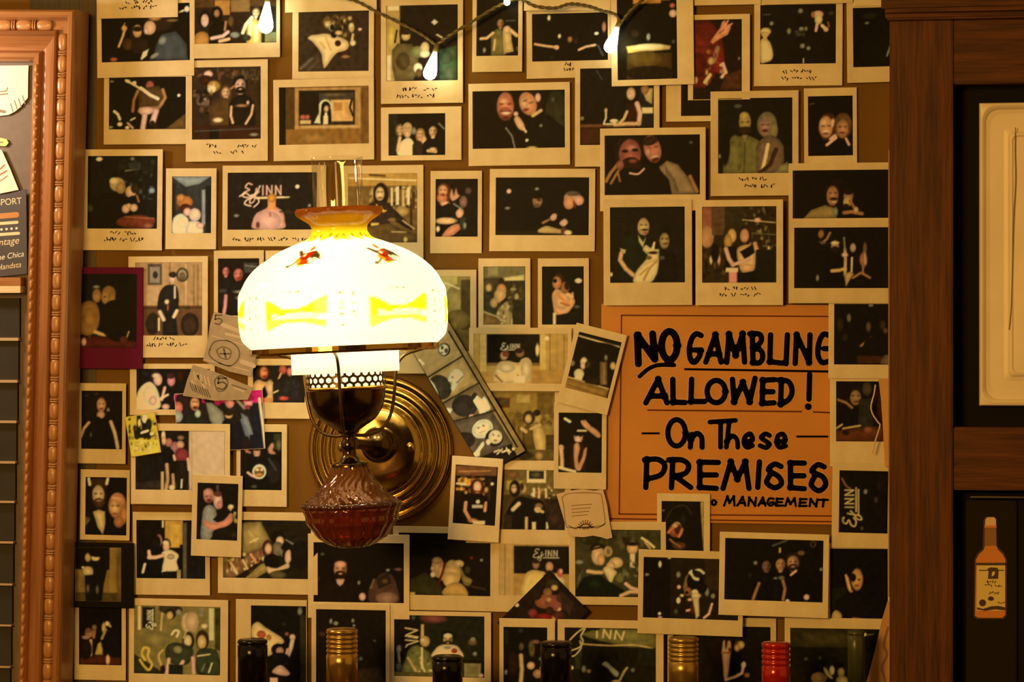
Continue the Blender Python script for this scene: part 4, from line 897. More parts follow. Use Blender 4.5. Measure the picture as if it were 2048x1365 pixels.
ph('wide instant photo of couple kissing in the dark below amber lamp bowl', (786, 1054, 996, 1222), (797, 1067, 981, 1192), 1, '100804', '''
 p 2e2610 797 1192 820 1160 850 1146 880 1166 890 1192; e 876 1136 13 20 c88a50; e 866 1138 5 5 T; e 884 1146 9 16 d09458; e 874 1122 10 7 a87840; e 866 1150 5 6 C; e 905 1146 18 26 c89450; e 918 1128 10 8 d0a060; e 902 1160 16 16 d8a058; l 4 5a1408 891 1126 884 1150 876 1170; s b88440 884 1186 900 1168 924 1168 936 1192 900 1194; s 8a6c34 920 1130 930 1150 944 1160 938 1172 926 1166; e 935 1140 6 8 3a2c18; e 963 1120 3 3 g; e 943 1116 3 3 R; l 4 3a2214 940 1172 970 1178; b 797 1186 830 1192 T''', rot=.2)
ph('wide instant photo of bearded man in dark shirt under the amber lamp bowl', (616, 1069, 819, 1238), (627, 1086, 808, 1206), 2, '0d0604', '''
 h 681 1138 19 c88058 1a0c08 b; e 681 1130 12 7 d89068; s 140806 632 1206 636 1176 658 1160 680 1168 704 1160 722 1174 732 1206; p P 672 1160 690 1160 686 1170 680 1174 674 1168; e 725 1194 7 8 P; e 718 1166 3 4 g; s 4a2c20 742 1206 738 1180 750 1160 766 1146 784 1150 794 1172 796 1206; p 2a1a10 752 1158 776 1146 784 1166 758 1178; e 774 1196 22 12 8a5c44; e 770 1162 6 5 5a3a1c; e 796 1138 8 3 6a4438; l 5 6a4a38 742 1176 748 1160; e 776 1140 4 3 g; e 645 1110 4 3 G; e 636 1160 5 6 3a1414''')
ph('instant photo of couple below neon sign on wooden panels, lower centre', (990, 1078, 1152, 1226), (998, 1090, 1140, 1193), 2, 'a87838', '''
 b 998 1090 1026 1193 b8884c; l 2 8a6030 1010 1090 1010 1193; b 1028 1093 1140 1148 160f0a; j 1072 1108 .8 e0c090 0 2; e 1072 1130 7 9 a06c48; e 1072 1124 7 4 2a160c; e 1099 1134 8 10 c88a5c; e 1099 1144 4 3 3a2010; s d8a858 1044 1193 1048 1156 1060 1142 1080 1142 1092 1150 1084 1193; t 1108 1146 44 50 C; e 1120 1146 6 9 c85848; e 1122 1142 3 4 P; p 5c3c1c 1088 1150 1108 1146 1128 1180 1080 1180''', rot=.2)
ph('dark diamond tilted photo without border overlapping neon couple photo', (1030, 1160, 1142, 1310), None, 4, '1e100a', '''
 x 20 1040 1160 1150 1230 8 2a1810 140a06 341c14; e 1105 1170 14 10 3a2a18; e 1096 1186 9 10 8a5c34; e 1110 1176 7 6 T; e 1088 1204 18 14 9a5030; e 1110 1206 20 16 8a4634; e 1098 1200 6 5 b87848; e 1066 1228 9 9 7a2a24; e 1090 1234 22 7 R; l 6 d08a60 1120 1218 1112 1230 1106 1250; l 8 c87848 1108 1236 1106 1262; e 1034 1212 4 4 L; e 1100 1222 8 8 3a1a10; e 1124 1196 10 10 5a2c20; e 1118 1230 12 8 5a2a18; e 1070 1190 14 12 26160e; p 3a2418 1120 1180 1150 1206 1140 1230 1124 1216''', rot=45, mat=plain('dark_card', (.02, .012, .008), .6, spec=.1), curl=(.1, .1, 0))
# ---- left cluster
ph('small instant photo of two men embracing, overlapping two others lower left', (384, 951, 484, 1114), (394, 967, 476, 1081), 5, '0e0907', '''
 e 418 992 11 15 b86a50; e 416 986 9 8 c88068; e 414 994 2 1.5 K; e 422 994 2 1.5 K; e 419 1002 5 4 5a2a20; e 436 1002 9 17 P; e 440 1010 6 8 d07a6a; e 436 988 8 6 5a2a20; s 8a7a68 402 1078 404 1040 408 1018 420 1010 432 1020 434 1046 428 1064 420 1080; p 0a0c08 426 1040 440 1026 456 1022 464 1040 440 1048; s d8805c 406 1042 424 1046 446 1042 462 1026 466 1042 452 1054 424 1062 410 1052; e 462 1014 6 5 C; l 4 T 458 1016 462 1020; x 8 466 1020 474 1046 4 a08040 C; b 433 970 438 984 4a3c38; e 450 1068 24 12 140f0a; e 468 1070 5 6 2a1c10''', rot=1.4)
ph('wide instant photo of couple in black tees by tilted bottle shelf', (436, 1025, 636, 1189), (446, 1041, 622, 1158), 2, '1c130a', '''
 p 8a6a38 446 1060 490 1046 522 1044 544 1086 480 1120 446 1136; p a88448 480 1060 520 1048 534 1080 490 1098; l 4 c89c58 498 1064 512 1084; l 3 C 500 1086 516 1078; p 7a5030 446 1158 446 1128 530 1094 536 1112 470 1158; x 50 452 1106 530 1150 4 a0582c C 5a2c18 d88850 3a1c0e L; l 5 e09060 502 1110 512 1126; l 4 L 462 1128 474 1148; l 4 C 486 1122 496 1140; p a07a3c 490 1158 520 1130 540 1122 548 1136 512 1158; l 3 D 474 1156 520 1128; e 556 1074 14 12 120a08; e 560 1082 8 9 e0a878; e 556 1098 12 14 7a6448; e 536 1098 11 18 4a2410; e 537 1098 7 11 e0a070; s 0d0a08 528 1120 538 1110 554 1112 560 1126 552 1138 534 1136; s 0d0a08 562 1096 574 1084 584 1092 586 1104 574 1104; s e8b080 572 1104 580 1100 584 1116 576 1128 570 1120; s e8b07c 534 1134 544 1136 556 1136 576 1126 578 1136 556 1142 538 1148; l 3 g 572 1080 586 1088; l 2 G 588 1088 608 1084; l 2 g 562 1100 564 1112; e 600 1110 18 30 120d09; e 556 1150 16 8 5c4826''', rot=.2)
ph('instant photo of man in black tee hugging friend in white tee', (266, 1025, 420, 1191), (273, 1041, 411, 1158), 1, '0e0806', '''
 b 330 1041 366 1090 b88030; b 340 1050 360 1096 c89038; b 366 1046 374 1158 5a4a38; b 376 1050 411 1158 141010; b 324 1041 328 1056 C; e 318 1082 7 12 c87a68; e 314 1086 8 14 14100c; t 314 1096 44 62 0c0a09; e 333 1090 9 12 3a1c0c; e 333 1094 7 10 e0a070; e 332 1086 6 4 L; s f0cc9c 326 1142 328 1118 324 1106 338 1100 350 1104 358 1112 354 1124 356 1142; e 342 1114 8 6 b08c60; l 8 e8a880 298 1116 312 1116 326 1112; l 7 e8a880 298 1104 300 1116; l 5 W 286 1146 290 1130; e 328 1144 4 4 W; p 120c09 322 1158 326 1144 356 1144 356 1158; b 354 1140 362 1158 a07c48''', rot=-.2)
ph('wide instant photo of group beside blank beige wall panel', (262, 848, 460, 1010), (271, 862, 450, 981), 4, '140e0c', '''
 b 378 862 450 981 c89c70; l 2 b08858 384 866 384 980; p 2c201a 271 981 271 966 330 960 378 970 378 981; e 327 872 4 10 C; e 338 886 7 9 b86a54; e 328 882 5 9 S; e 350 896 9 12 a06058; e 362 876 7 5 8a5c40; e 361 890 8 8 c88a64; p 0a0908 324 906 338 894 348 904 346 930 326 926; s 7a2a28 350 920 352 904 362 896 374 902 378 916 370 924; p 1a120c 352 922 374 922 374 981 356 981; p 140c08 330 926 352 926 352 950 332 950; l 7 b88458 334 930 336 960 332 981; l 6 b88458 346 950 348 976; b 322 944 328 981 T; e 344 976 6 6 C; l 3 W 364 960 363 976; l 5 P 348 912 350 920; l 5 d8a074 376 918 378 940''', rot=.1)
ph('small instant photo of horned bearded man and red haired woman', (161, 940, 260, 1081), (171, 955, 254, 1071), 2, '0e0806', '''
 e 197 968 18 12 3a2010; l 6 d8b888 180 970 178 958; l 6 d8b888 214 968 216 958; e 197 994 16 26 2a160c; e 197 990 12 19 d0a070; e 192 988 3 2 K; e 203 988 3 2 K; e 198 1006 11 9 4a2a18; e 198 1002 5 2 a06a44; e 174 1044 8 10 5a4430; p d0a468 186 1024 198 1020 210 1024 212 1050 206 1070 196 1056; p 0c0808 171 1071 174 1050 186 1036 202 1071; p 0c0808 212 1040 220 1050 254 1050 254 1071 208 1071; e 235 1012 18 26 b06a3c; e 236 1000 14 14 c87850; e 230 1016 10 16 d89a5c; e 226 1012 3 2 K; e 236 1012 3 2 K; e 230 1028 5 2 8a3a24; e 248 1030 7 18 b86c38; l 4 d89058 226 996 242 998; e 238 1044 10 12 a06034''', rot=.6)
ph('dark bordered photo of couple standing against tan wall, lower left', (132, 1086, 268, 1216), (150, 1095, 243, 1204), 4, '7a5826', '''
 b 151 1095 220 1140 0e0805; b 220 1095 232 1204 8a6228; b 150 1140 156 1204 6a4a20; b 150 1186 243 1204 4a3416; e 176 1116 6 9 T; e 191 1117 9 6 C; e 184 1106 6 6 K; e 193 1106 12 9 K; l 5 C 166 1136 174 1142 186 1146; s c8a068 166 1140 172 1134 184 1136 188 1152 170 1152; p 0e0a08 188 1126 202 1122 214 1140 208 1170 204 1202 190 1204 186 1160; p 100d0b 170 1152 188 1150 190 1204 172 1204; e 176 1178 3 8 5a4838; e 195 1180 3 8 5a4838; e 240 1150 6 50 6a4a20''', mat=plain('black_card', (.004, .003, .002), .6, spec=.1), name='mounted_photo')
ph('small dark instant photo of faint dancing figures in bottom left corner', (149, 1196, 252, 1361), (158, 1206, 244, 1331), 1, '0c0604', '''
 e 180 1268 10 8 s; e 177 1262 6 5 7a4438; e 189 1256 5 6 7a5c34; l 5 s 190 1264 188 1276; e 208 1256 4 10 T; l 4 T 214 1246 222 1254; e 215 1248 5 5 C; l 5 a08038 212 1260 204 1278; p c8a048 190 1310 196 1288 202 1284 206 1300 206 1312; l 6 c88a68 182 1282 182 1312; p 4a1e10 160 1331 160 1318 200 1310 242 1316 242 1331; e 216 1320 4 10 P; e 228 1284 16 30 100a10; e 172 1300 12 20 1c0c08; e 172 1276 8 4 9a6a5c''')
ph('wide olive toned instant photo of laughing trio with neon script, bottom left', (258, 1199, 456, 1372), (268, 1213, 441, 1350), 2, '6e5a2a', '''
 b 268 1213 441 1350 7a6230; b 285 1216 310 1258 1a140c; j 300 1256 .62 L -90 2.2; b 276 1213 282 1262 C; l 4 T 326 1216 322 1262; e 336 1218 18 10 3a3018; e 342 1228 10 12 2a1c10; e 340 1232 7 8 T; e 356 1222 9 8 2a1c14; e 358 1226 6 7 8a7458; s d8a870 364 1254 366 1232 378 1226 390 1238 390 1260 376 1268; x 14 372 1234 392 1262 4 b05838 8a3a28 C; b 400 1216 406 1232 g; e 409 1252 7 5 C; b 418 1216 428 1280 c8b070; b 430 1216 441 1300 3a3416; e 384 1244 14 20 c89868;
 c 4 L 344 1270 350 1262 358 1264 354 1274; e 377 1282 12 18 2a1a0c; e 376 1282 8 12 d8b078; e 405 1280 13 20 3a200e; e 404 1284 9 14 d8a868; s 33301c 332 1316 334 1294 350 1286 372 1290 386 1298 384 1318 372 1330 350 1330; e 356 1300 9 8 8a7a4a; l 8 e0a480 338 1320 334 1348; l 8 e0a480 366 1324 352 1348; s 33341e 392 1318 396 1302 410 1296 432 1300 440 1320 440 1348 396 1348; l 3 C 396 1312 420 1308; l 3 g 404 1342 410 1328; l 3 L 418 1344 424 1326; l 8 d89878 386 1316 388 1346; b 338 1330 366 1350 1c1a12; p 2c2812 268 1350 268 1310 300 1330 330 1350; c 5 Y 290 1322 284 1310 288 1298 298 1300 296 1316 304 1330 298 1342 288 1334 280 1322; c 4 T 326 1302 318 1312 322 1330 330 1340; e 310 1280 30 16 8a7038; e 326 1340 5 8 X; l 4 b89858 374 1260 368 1276''', rot=.3)
ph('instant photo of bent figure with raised arm behind black bottle cap', (472, 1200, 614, 1380), (502, 1212, 613, 1370), 1, '0e0907', '''
 s d8a868 503 1276 504 1254 516 1245 532 1256 552 1268 564 1276 568 1286 552 1294 544 1310 534 1312 530 1294 512 1290; e 523 1270 9 8 a84a2c; e 538 1276 5 6 O; e 600 1222 5 8 g; b 600 1230 612 1365 2c2414; e 557 1300 14 12 K; e 560 1302 8 8 b07a58; e 574 1268 4 4 8a4a34; l 9 e0b090 586 1276 582 1296 574 1316; e 585 1274 6 6 P; l 8 d89a78 576 1300 570 1324; s P 544 1344 556 1332 566 1332 580 1346 574 1352 556 1350; e 568 1248 4 4 241c18; b 540 1356 556 1370 P; e 560 1318 20 12 0a0a0c''')
ph('dark instant photo behind the gold bottle cap at bottom', (623, 1208, 780, 1380), (632, 1220, 772, 1370), 3, '120a06', '''
 e 662 1244 3 5 8a8478; e 672 1248 5 4 g; e 706 1242 3 4 g; e 708 1252 3 3 g; e 748 1284 4 4 g; e 722 1318 4 4 G; p 2a1a10 700 1340 760 1334 770 1370 690 1370; e 644 1270 8 5 3a2012; e 740 1300 20 20 160c08''')
ph('instant photo of bearded man in white shirt with sideways neon letters', (777, 1224, 982, 1382), (788, 1232, 969, 1355), 2, '120d07', '''
 b 840 1232 969 1320 1c190e; e 867 1238 28 10 5a2c24; e 867 1238 24 7 7a3a30; e 827 1237 4 4 G; l 3 C 811 1258 835 1262 813 1272 836 1276; l 3 C 811 1282 836 1284 814 1292 812 1296; l 3 C 811 1274 834 1278; b 842 1250 848 1280 T; e 850 1284 10 11 c89858; e 846 1282 5 5 d8b078; s 6a6030 806 1350 812 1318 818 1300 834 1292 850 1300 862 1312 866 1350; x 26 812 1300 862 1350 4 8a7c40 4a441c C 5c5428; l 5 T 816 1318 832 1344; l 4 C 842 1326 850 1346; b 842 1296 846 1340 C; e 798 1300 5 8 g; l 5 g 797 1308 799 1326; e 798 1336 6 10 G; b 788 1346 880 1355 5a4a20; h 896 1278 14 T K bc; e 896 1272 9 5 e8d8a8; s e8bc84 866 1316 870 1300 884 1290 908 1290 920 1298 924 1316; e 909 1302 6 5 8a3420; e 916 1308 4 4 P; e 895 1296 7 3 g; e 945 1284 9 7 6a4c28; e 946 1278 5 4 g; e 950 1307 4 4 g; b 928 1326 962 1354 8a7444; b 934 1332 956 1348 7a6438; e 962 1350 5 4 P''')
ph('small instant photo of dim dressed figures, bottom centre', (999, 1238, 1110, 1400), (1007, 1255, 1095, 1380), 5, '0e0906', '''
 b 1010 1262 1016 1290 1c1c14; e 1042 1262 5 4 2a2a2c; e 1043 1294 5 8 5a4438; l 9 T 1042 1312 1044 1340 1042 1364; e 1064 1300 6 14 6a5028; e 1062 1292 5 10 5a4420; e 1072 1284 8 4 7a4a34; e 1062 1332 8 8 S; e 1076 1348 10 9 b07850; e 1084 1318 6 4 g; e 1026 1330 10 26 2a140c; e 1012 1346 3 5 g; e 1086 1336 6 4 C''')
ph('wide instant photo of neon script above dark crowd, bottom centre right', (1115, 1241, 1327, 1400), (1129, 1257, 1312, 1380), 5, '161006', '''
 p 6a5a2a 1160 1270 1200 1257 1312 1260 1312 1296 1250 1294 1180 1278; e 1270 1272 40 12 7a6830; l 3 C 1194 1258 1194 1276; l 3 C 1206 1276 1208 1260 1220 1278 1222 1262; l 3 C 1230 1278 1232 1262 1244 1280 1248 1264; c 3 C 1140 1282 1156 1266 1170 1258 1162 1274 1166 1284 1160 1296 1142 1304 1134 1312 1148 1314 1162 1298 1160 1284; c 3 T 1166 1290 1220 1292 1270 1290 1304 1296; e 1192 1258 8 4 K; p 3a3418 1150 1316 1166 1300 1160 1340 1150 1340; e 1143 1338 4 4 C; s L 1204 1330 1212 1324 1224 1334 1238 1346 1234 1354 1226 1350 1216 1338; l 5 C 1240 1360 1248 1344 1254 1336; e 1168 1340 5 7 g; e 1178 1344 4 4 T; e 1266 1340 4 4 g; e 1230 1336 60 34 1c1509 0 .3; b 1276 1296 1312 1330 1e1a0c; e 1118 1356 8 6 G; e 1232 1366 10 6 T''')
ph('instant photo of singer with raised arms behind brass and red bottle caps', (1335, 1236, 1552, 1400), (1346, 1253, 1541, 1380), 1, '150c06', '''
 e 1434 1288 5 8 6a4a44; e 1432 1310 18 30 1c0c08; s e0a068 1444 1304 1446 1284 1450 1282 1452 1298 1456 1282 1462 1286 1462 1304 1460 1320 1458 1340 1454 1360 1448 1356 1446 1330; l 3 8a4a24 1444 1306 1460 1306; e 1476 1292 8 11 6a4430; e 1482 1290 7 8 T; e 1474 1296 5 7 S; p 0c0c0a 1462 1310 1480 1306 1490 1330 1470 1356 1460 1350; l 6 P 1488 1326 1484 1346 1470 1354 1452 1360; e 1487 1330 5 6 L; e 1494 1350 6 5 s; e 1420 1340 16 24 180b07; b 1500 1260 1541 1380 120b06; e 1460 1300 3 4 5a2410''')
ph('wide dark olive instant photo beside red bottle cap and cabinet', (1569, 1238, 1800, 1400), (1580, 1258, 1792, 1380), 3, '161006', '''
 b 1580 1258 1720 1296 2c220e; p 3a2c12 1600 1262 1700 1266 1700 1290 1610 1298; e 1612 1320 4 3 G; e 1640 1318 3 4 3a3418; e 1658 1344 13 16 2a180a; s f0c868 1647 1336 1654 1340 1660 1350 1666 1358 1660 1358 1650 1348; e 1664 1342 5 9 fff0b0; e 1682 1346 7 10 9a7c48; e 1638 1358 16 12 b07c44; e 1684 1362 12 10 a8844c; e 1678 1330 10 6 K; b 1697 1262 1728 1380 20240f; e 1729 1269 4 3 W; l 2 g 1734 1270 1746 1268; e 1708 1362 4 3 g''')
# ---- left column
ph('magenta bordered photo of couple in dim light at left edge', (138, 535, 286, 738), (150, 548, 274, 696), 3, '0c0705', '''
 e 193 582 10 12 2a1810; e 194 592 9 14 a06a3c; e 193 574 6 3 g; e 218 588 14 16 8a5c28; e 212 596 9 13 a8743c; e 224 600 7 16 9a6c30; e 210 594 3 2 K; s 8a5a24 158 664 156 634 164 608 182 602 196 612 200 640 192 664 176 672; e 180 636 14 20 986428; l 8 T 190 664 206 670 222 670; l 5 T 180 676 184 690; p 4a1410 152 696 156 676 200 672 274 684 274 696; e 230 640 30 40 100a05; e 238 674 18 10 0c0806; l 3 T 252 680 258 664; e 248 680 8 7 5a2418; e 168 684 5 8 P''', mat=plain('magenta_card', (.11, .004, .045), .6, spec=.1), rot=.4)
ph('instant photo of man in black before panelled wall with framed pictures', (257, 513, 416, 716), (270, 525, 405, 672), 2, '8a6034', '''
 b 270 525 405 614 a87848; l 2 7a5028 340 525 340 612; l 2 7a5028 388 530 388 612; l 3 c89460 372 530 372 612; l 2 7a5028 396 530 396 612; b 296 528 324 570 4a3828; b 300 534 320 566 8a7058; e 311 550 5 7 2a2018; b 296 574 318 612 b88858; e 365 550 12 14 3a2c1c; e 365 550 9 11 a8885c; e 365 553 6 8 6a5034; b 270 612 405 620 4a2c14; b 270 620 405 672 5c3820; e 306 648 14 22 2a1a10; e 380 650 18 24 2a180e; e 380 652 12 17 3a2416; e 345 556 7 11 P; e 346 550 8 6 2a1a10; s 1c1612 316 622 318 592 328 574 342 570 354 574 358 596 356 624 346 634 330 634; l 4 d8b088 350 574 350 596; e 334 604 5 5 C; l 3 r 336 610 336 620; p 1a1410 326 630 352 628 356 672 326 672; l 8 e0b888 320 624 328 640; l 7 e0b888 354 622 348 634; b 316 636 320 662 C''', cap=[(308, 346, 677), (294, 376, 690)])
ph('small instant photo of two grinning men in black left of shade', (428, 501, 528, 664), (436, 517, 519, 632), 1, '120b08', '''
 b 488 526 516 546 3a342c; l 2 g 492 532 512 534; h 477 548 14 c86850 1a0c08; e 478 558 5 4 8a2c20; h 452 542 10 c86a58 1a0c08; t 452 556 34 60 16100e; t 482 562 56 70 120d0c; e 480 584 12 3 g; e 478 596 8 5 5a4a40; e 482 606 6 6 6a5848; l 7 c87868 452 592 451 610 448 628; e 446 582 8 4 3a302a; e 510 580 8 20 1a120e''')
ph('instant photo mostly hidden behind the left curve of lamp shade', (531, 501, 700, 706), (541, 517, 690, 660), 2, '100c06', 'e 600 580 40 40 2a2010; e 556 530 8 8 3a3420')
ph('instant photo of kissing couple, one in white shirt, left of grey card', (260, 728, 430, 831), (273, 738, 420, 820), 1, '120d0b', '''
 e 292 748 8 6 1c1a20; e 312 754 13 12 2a1c14; e 316 760 9 12 e8a888; e 312 752 8 5 e0b494; s f0d0a8 272 822 274 790 284 772 300 764 312 774 320 796 318 818; e 300 790 14 18 f4d8b4; l 6 d8b48c 306 778 312 800; e 306 802 8 10 e0a888; e 343 762 8 11 d07a78; e 342 752 8 6 3a1c18; l 6 P 330 776 324 800; p 0c0a0c 330 790 346 776 356 790 352 820 336 816; e 354 796 7 9 c02860; e 362 752 6 12 X; l 5 e8b494 318 800 336 790; e 332 814 8 6 P''')
ph('group snapshot against pink wall, curled right edge, left of lamp burner', (352, 784, 528, 902), None, 3, '1c1412', '''
 b 345 780 535 806 c01858; b 345 780 402 812 a01444; e 368 800 16 14 2a1414; e 356 816 10 12 c86a54; e 390 806 15 18 241410; e 390 808 9 14 d8905c; e 388 804 2.5 1.5 K; e 394 804 2.5 1.5 K; e 391 816 5 3 5a2018; t 390 824 40 40 1c1c14; e 396 828 6 8 c0b8a0; e 422 798 14 12 K; e 436 802 8 10 M; p 8a7c60 412 806 424 806 446 824 452 850 430 860 420 840; e 456 800 8 10 c84878; e 460 806 9 11 d8806c; e 458 830 8 8 S; e 458 826 10 6 D; t 456 838 28 50 0c0c14; e 476 796 12 10 K; p a08c68 470 800 478 800 494 816 488 820; e 497 804 9 14 e08a84; e 497 796 12 7 b01848; e 496 814 6 4 8a2c3c; p 7a746c 482 826 496 834 508 870 500 880 486 850; p 14141c 500 812 516 816 526 880 508 880; e 356 834 10 12 a0988c; l 6 5c5c64 484 840 494 870; p 0e0e16 462 850 482 846 486 902 460 902; p 14141c 500 870 530 870 534 904 500 904; l 5 W 519 798 526 850 532 904''', rot=-3.0, mat=plain('white_paper', (.72, .68, .58), .5), name='snapshot', group='loose papers among the photos', curl=(.3, .1, .2))
ph('instant photo of red lit pair, lower half showing left of burner gallery', (496, 718, 619, 838), (506, 731, 610, 806), 1, '16100c', '''
 e 528 746 13 14 4a1e0c; e 528 746 8 12 d87a4c; e 531 742 3 1.5 K; e 530 754 4 3 8a2c18; s d89a60 506 806 506 772 516 760 530 764 544 764 550 780 546 804; e 540 776 8 16 e0a870; p K 518 790 530 772 536 790 528 804; e 566 740 8 9 b04a30; e 580 744 6 9 c86a50; l 4 d88a60 562 748 558 758; t 576 754 60 54 1c1714; e 568 797 9 4 c04030; x 12 570 760 600 790 5 2a2820 201c1c 2c2438; l 3 C 548 786 556 782; b 508 796 546 806 c87c48''')
ph('small instant photo of woman holding a pale round plate, arms raised', (473, 849, 574, 1014), (481, 864, 564, 981), 2, '0d0a08', '''
 e 514 902 11 18 1a0e0a; e 514 904 7 12 d08a70; e 514 896 8 6 241410; e 520 888 5 5 8a5a44; l 5 c87c64 494 904 490 894 502 884; l 4 c87c64 492 900 500 906; s c8805c 536 898 544 886 550 892 546 900 552 908 540 908; b 548 868 564 900 2a2814; e 558 890 5 12 5a5030; t 512 914 52 66 0a0909; e 519 944 14 15 f0dcb8; e 519 945 10 10 6a4424; e 515 940 4 3 C; e 524 940 3 3 C; e 518 950 7 3 c87c34; l 5 P 496 946 504 952 514 956; e 548 944 14 24 1c1612; e 508 974 6 3 G; l 4 3a342c 538 918 552 940''', rot=.2)
ph('small instant photo of woman in black dress with hands on hips', (154, 767, 252, 928), (163, 782, 245, 899), 2, '0e0806', '''
 l 4 3a2024 172 792 196 788; e 203 812 14 22 1c0e0a; e 203 810 9 14 c8885c; e 200 808 2 1.5 K; e 207 808 2 1.5 K; e 203 818 4 2 7a2a20; e 202 830 8 8 c88c60; e 217 820 3 4 g; s 0a0607 176 899 178 862 184 844 196 834 206 840 216 836 226 850 230 880 234 899; l 6 c08c60 178 846 168 858 162 874; l 7 c89c68 222 844 230 866 236 896; e 182 870 2 5 G; e 184 800 8 14 140a08''', rot=.4)

# overlap check while building: two photos of one layer must not cover each other
for i in range(len(PHOTOS)):
    for j in range(i):
        (a, ra, za, la), (b, rb, zb, lb) = PHOTOS[i], PHOTOS[j]
        if za == zb and a[0] < b[2] - 2 and b[0] < a[2] - 2 and a[1] < b[3] - 2 and b[1] < a[3] - 2:
            print('LAYER CLASH', za, la, '|', lb)

# ------------------------------------------------------------------ the painted sign
YS = -0.0026
o = P(1436, 830, 0)
SG = empty('painted_sign', o, (0, 0, 0)); tag(SG, 'orange hand lettered sign reading no gambling allowed on these premises', 'sign')
mb = MB(); v = [P(a, b, YS) - o for a, b in ((1203, 608), (1664, 611), (1667, 1050), (1200, 1043))]
mb.add([(q.x, 0, q.z) for q in v] + [(q.x, YS, q.z) for q in v], [(0, 1, 2, 3), (7, 6, 5, 4), (0, 1, 5, 4), (1, 2, 6, 5), (2, 3, 7, 6), (3, 0, 4, 7)])
mb.build('board', plain('sign_board', (.56, .22, .020), .5, noise=.22, nscale=14, bump=.1), SG)
ink = plain('sign_black', (.005, .003, .002), .8, spec=.0); lineink = plain('sign_red_line', (.13, .022, .006), .6, spec=.15); halo = plain('sign_halo', (.60, .33, .12), .5)


def zc(p): return (1200 + p[0] / 2.967, 600 + p[1] / 2.967)


def letters(name, strokes, w, mat, lift, parent=SG):
    mb = MB()
    for s in strokes:
        ww = w; pts = s
        if isinstance(s[0], (int, float)): ww, pts = s[0], s[1:]
        cl = pts[0] == 'S'
        if pts[0] in ('S', 'O'):
            pts = spline(pts[1:], 5, closed=(pts[0] == 'O'))
        q = [zc(p) for p in pts]
        ribbon(mb, q, ww / 2.967, lambda x, y: tuple((lambda k: (k.x, YS - lift, k.z))(P(x, y, YS) - o)))
    return mb.build(name, mat, parent)


def oval(cx_, cy_, rx, ry): return ['O'] + [(cx_ + rx * math.cos(R(a)), cy_ + ry * math.sin(R(a))) for a in range(0, 360, 30)]


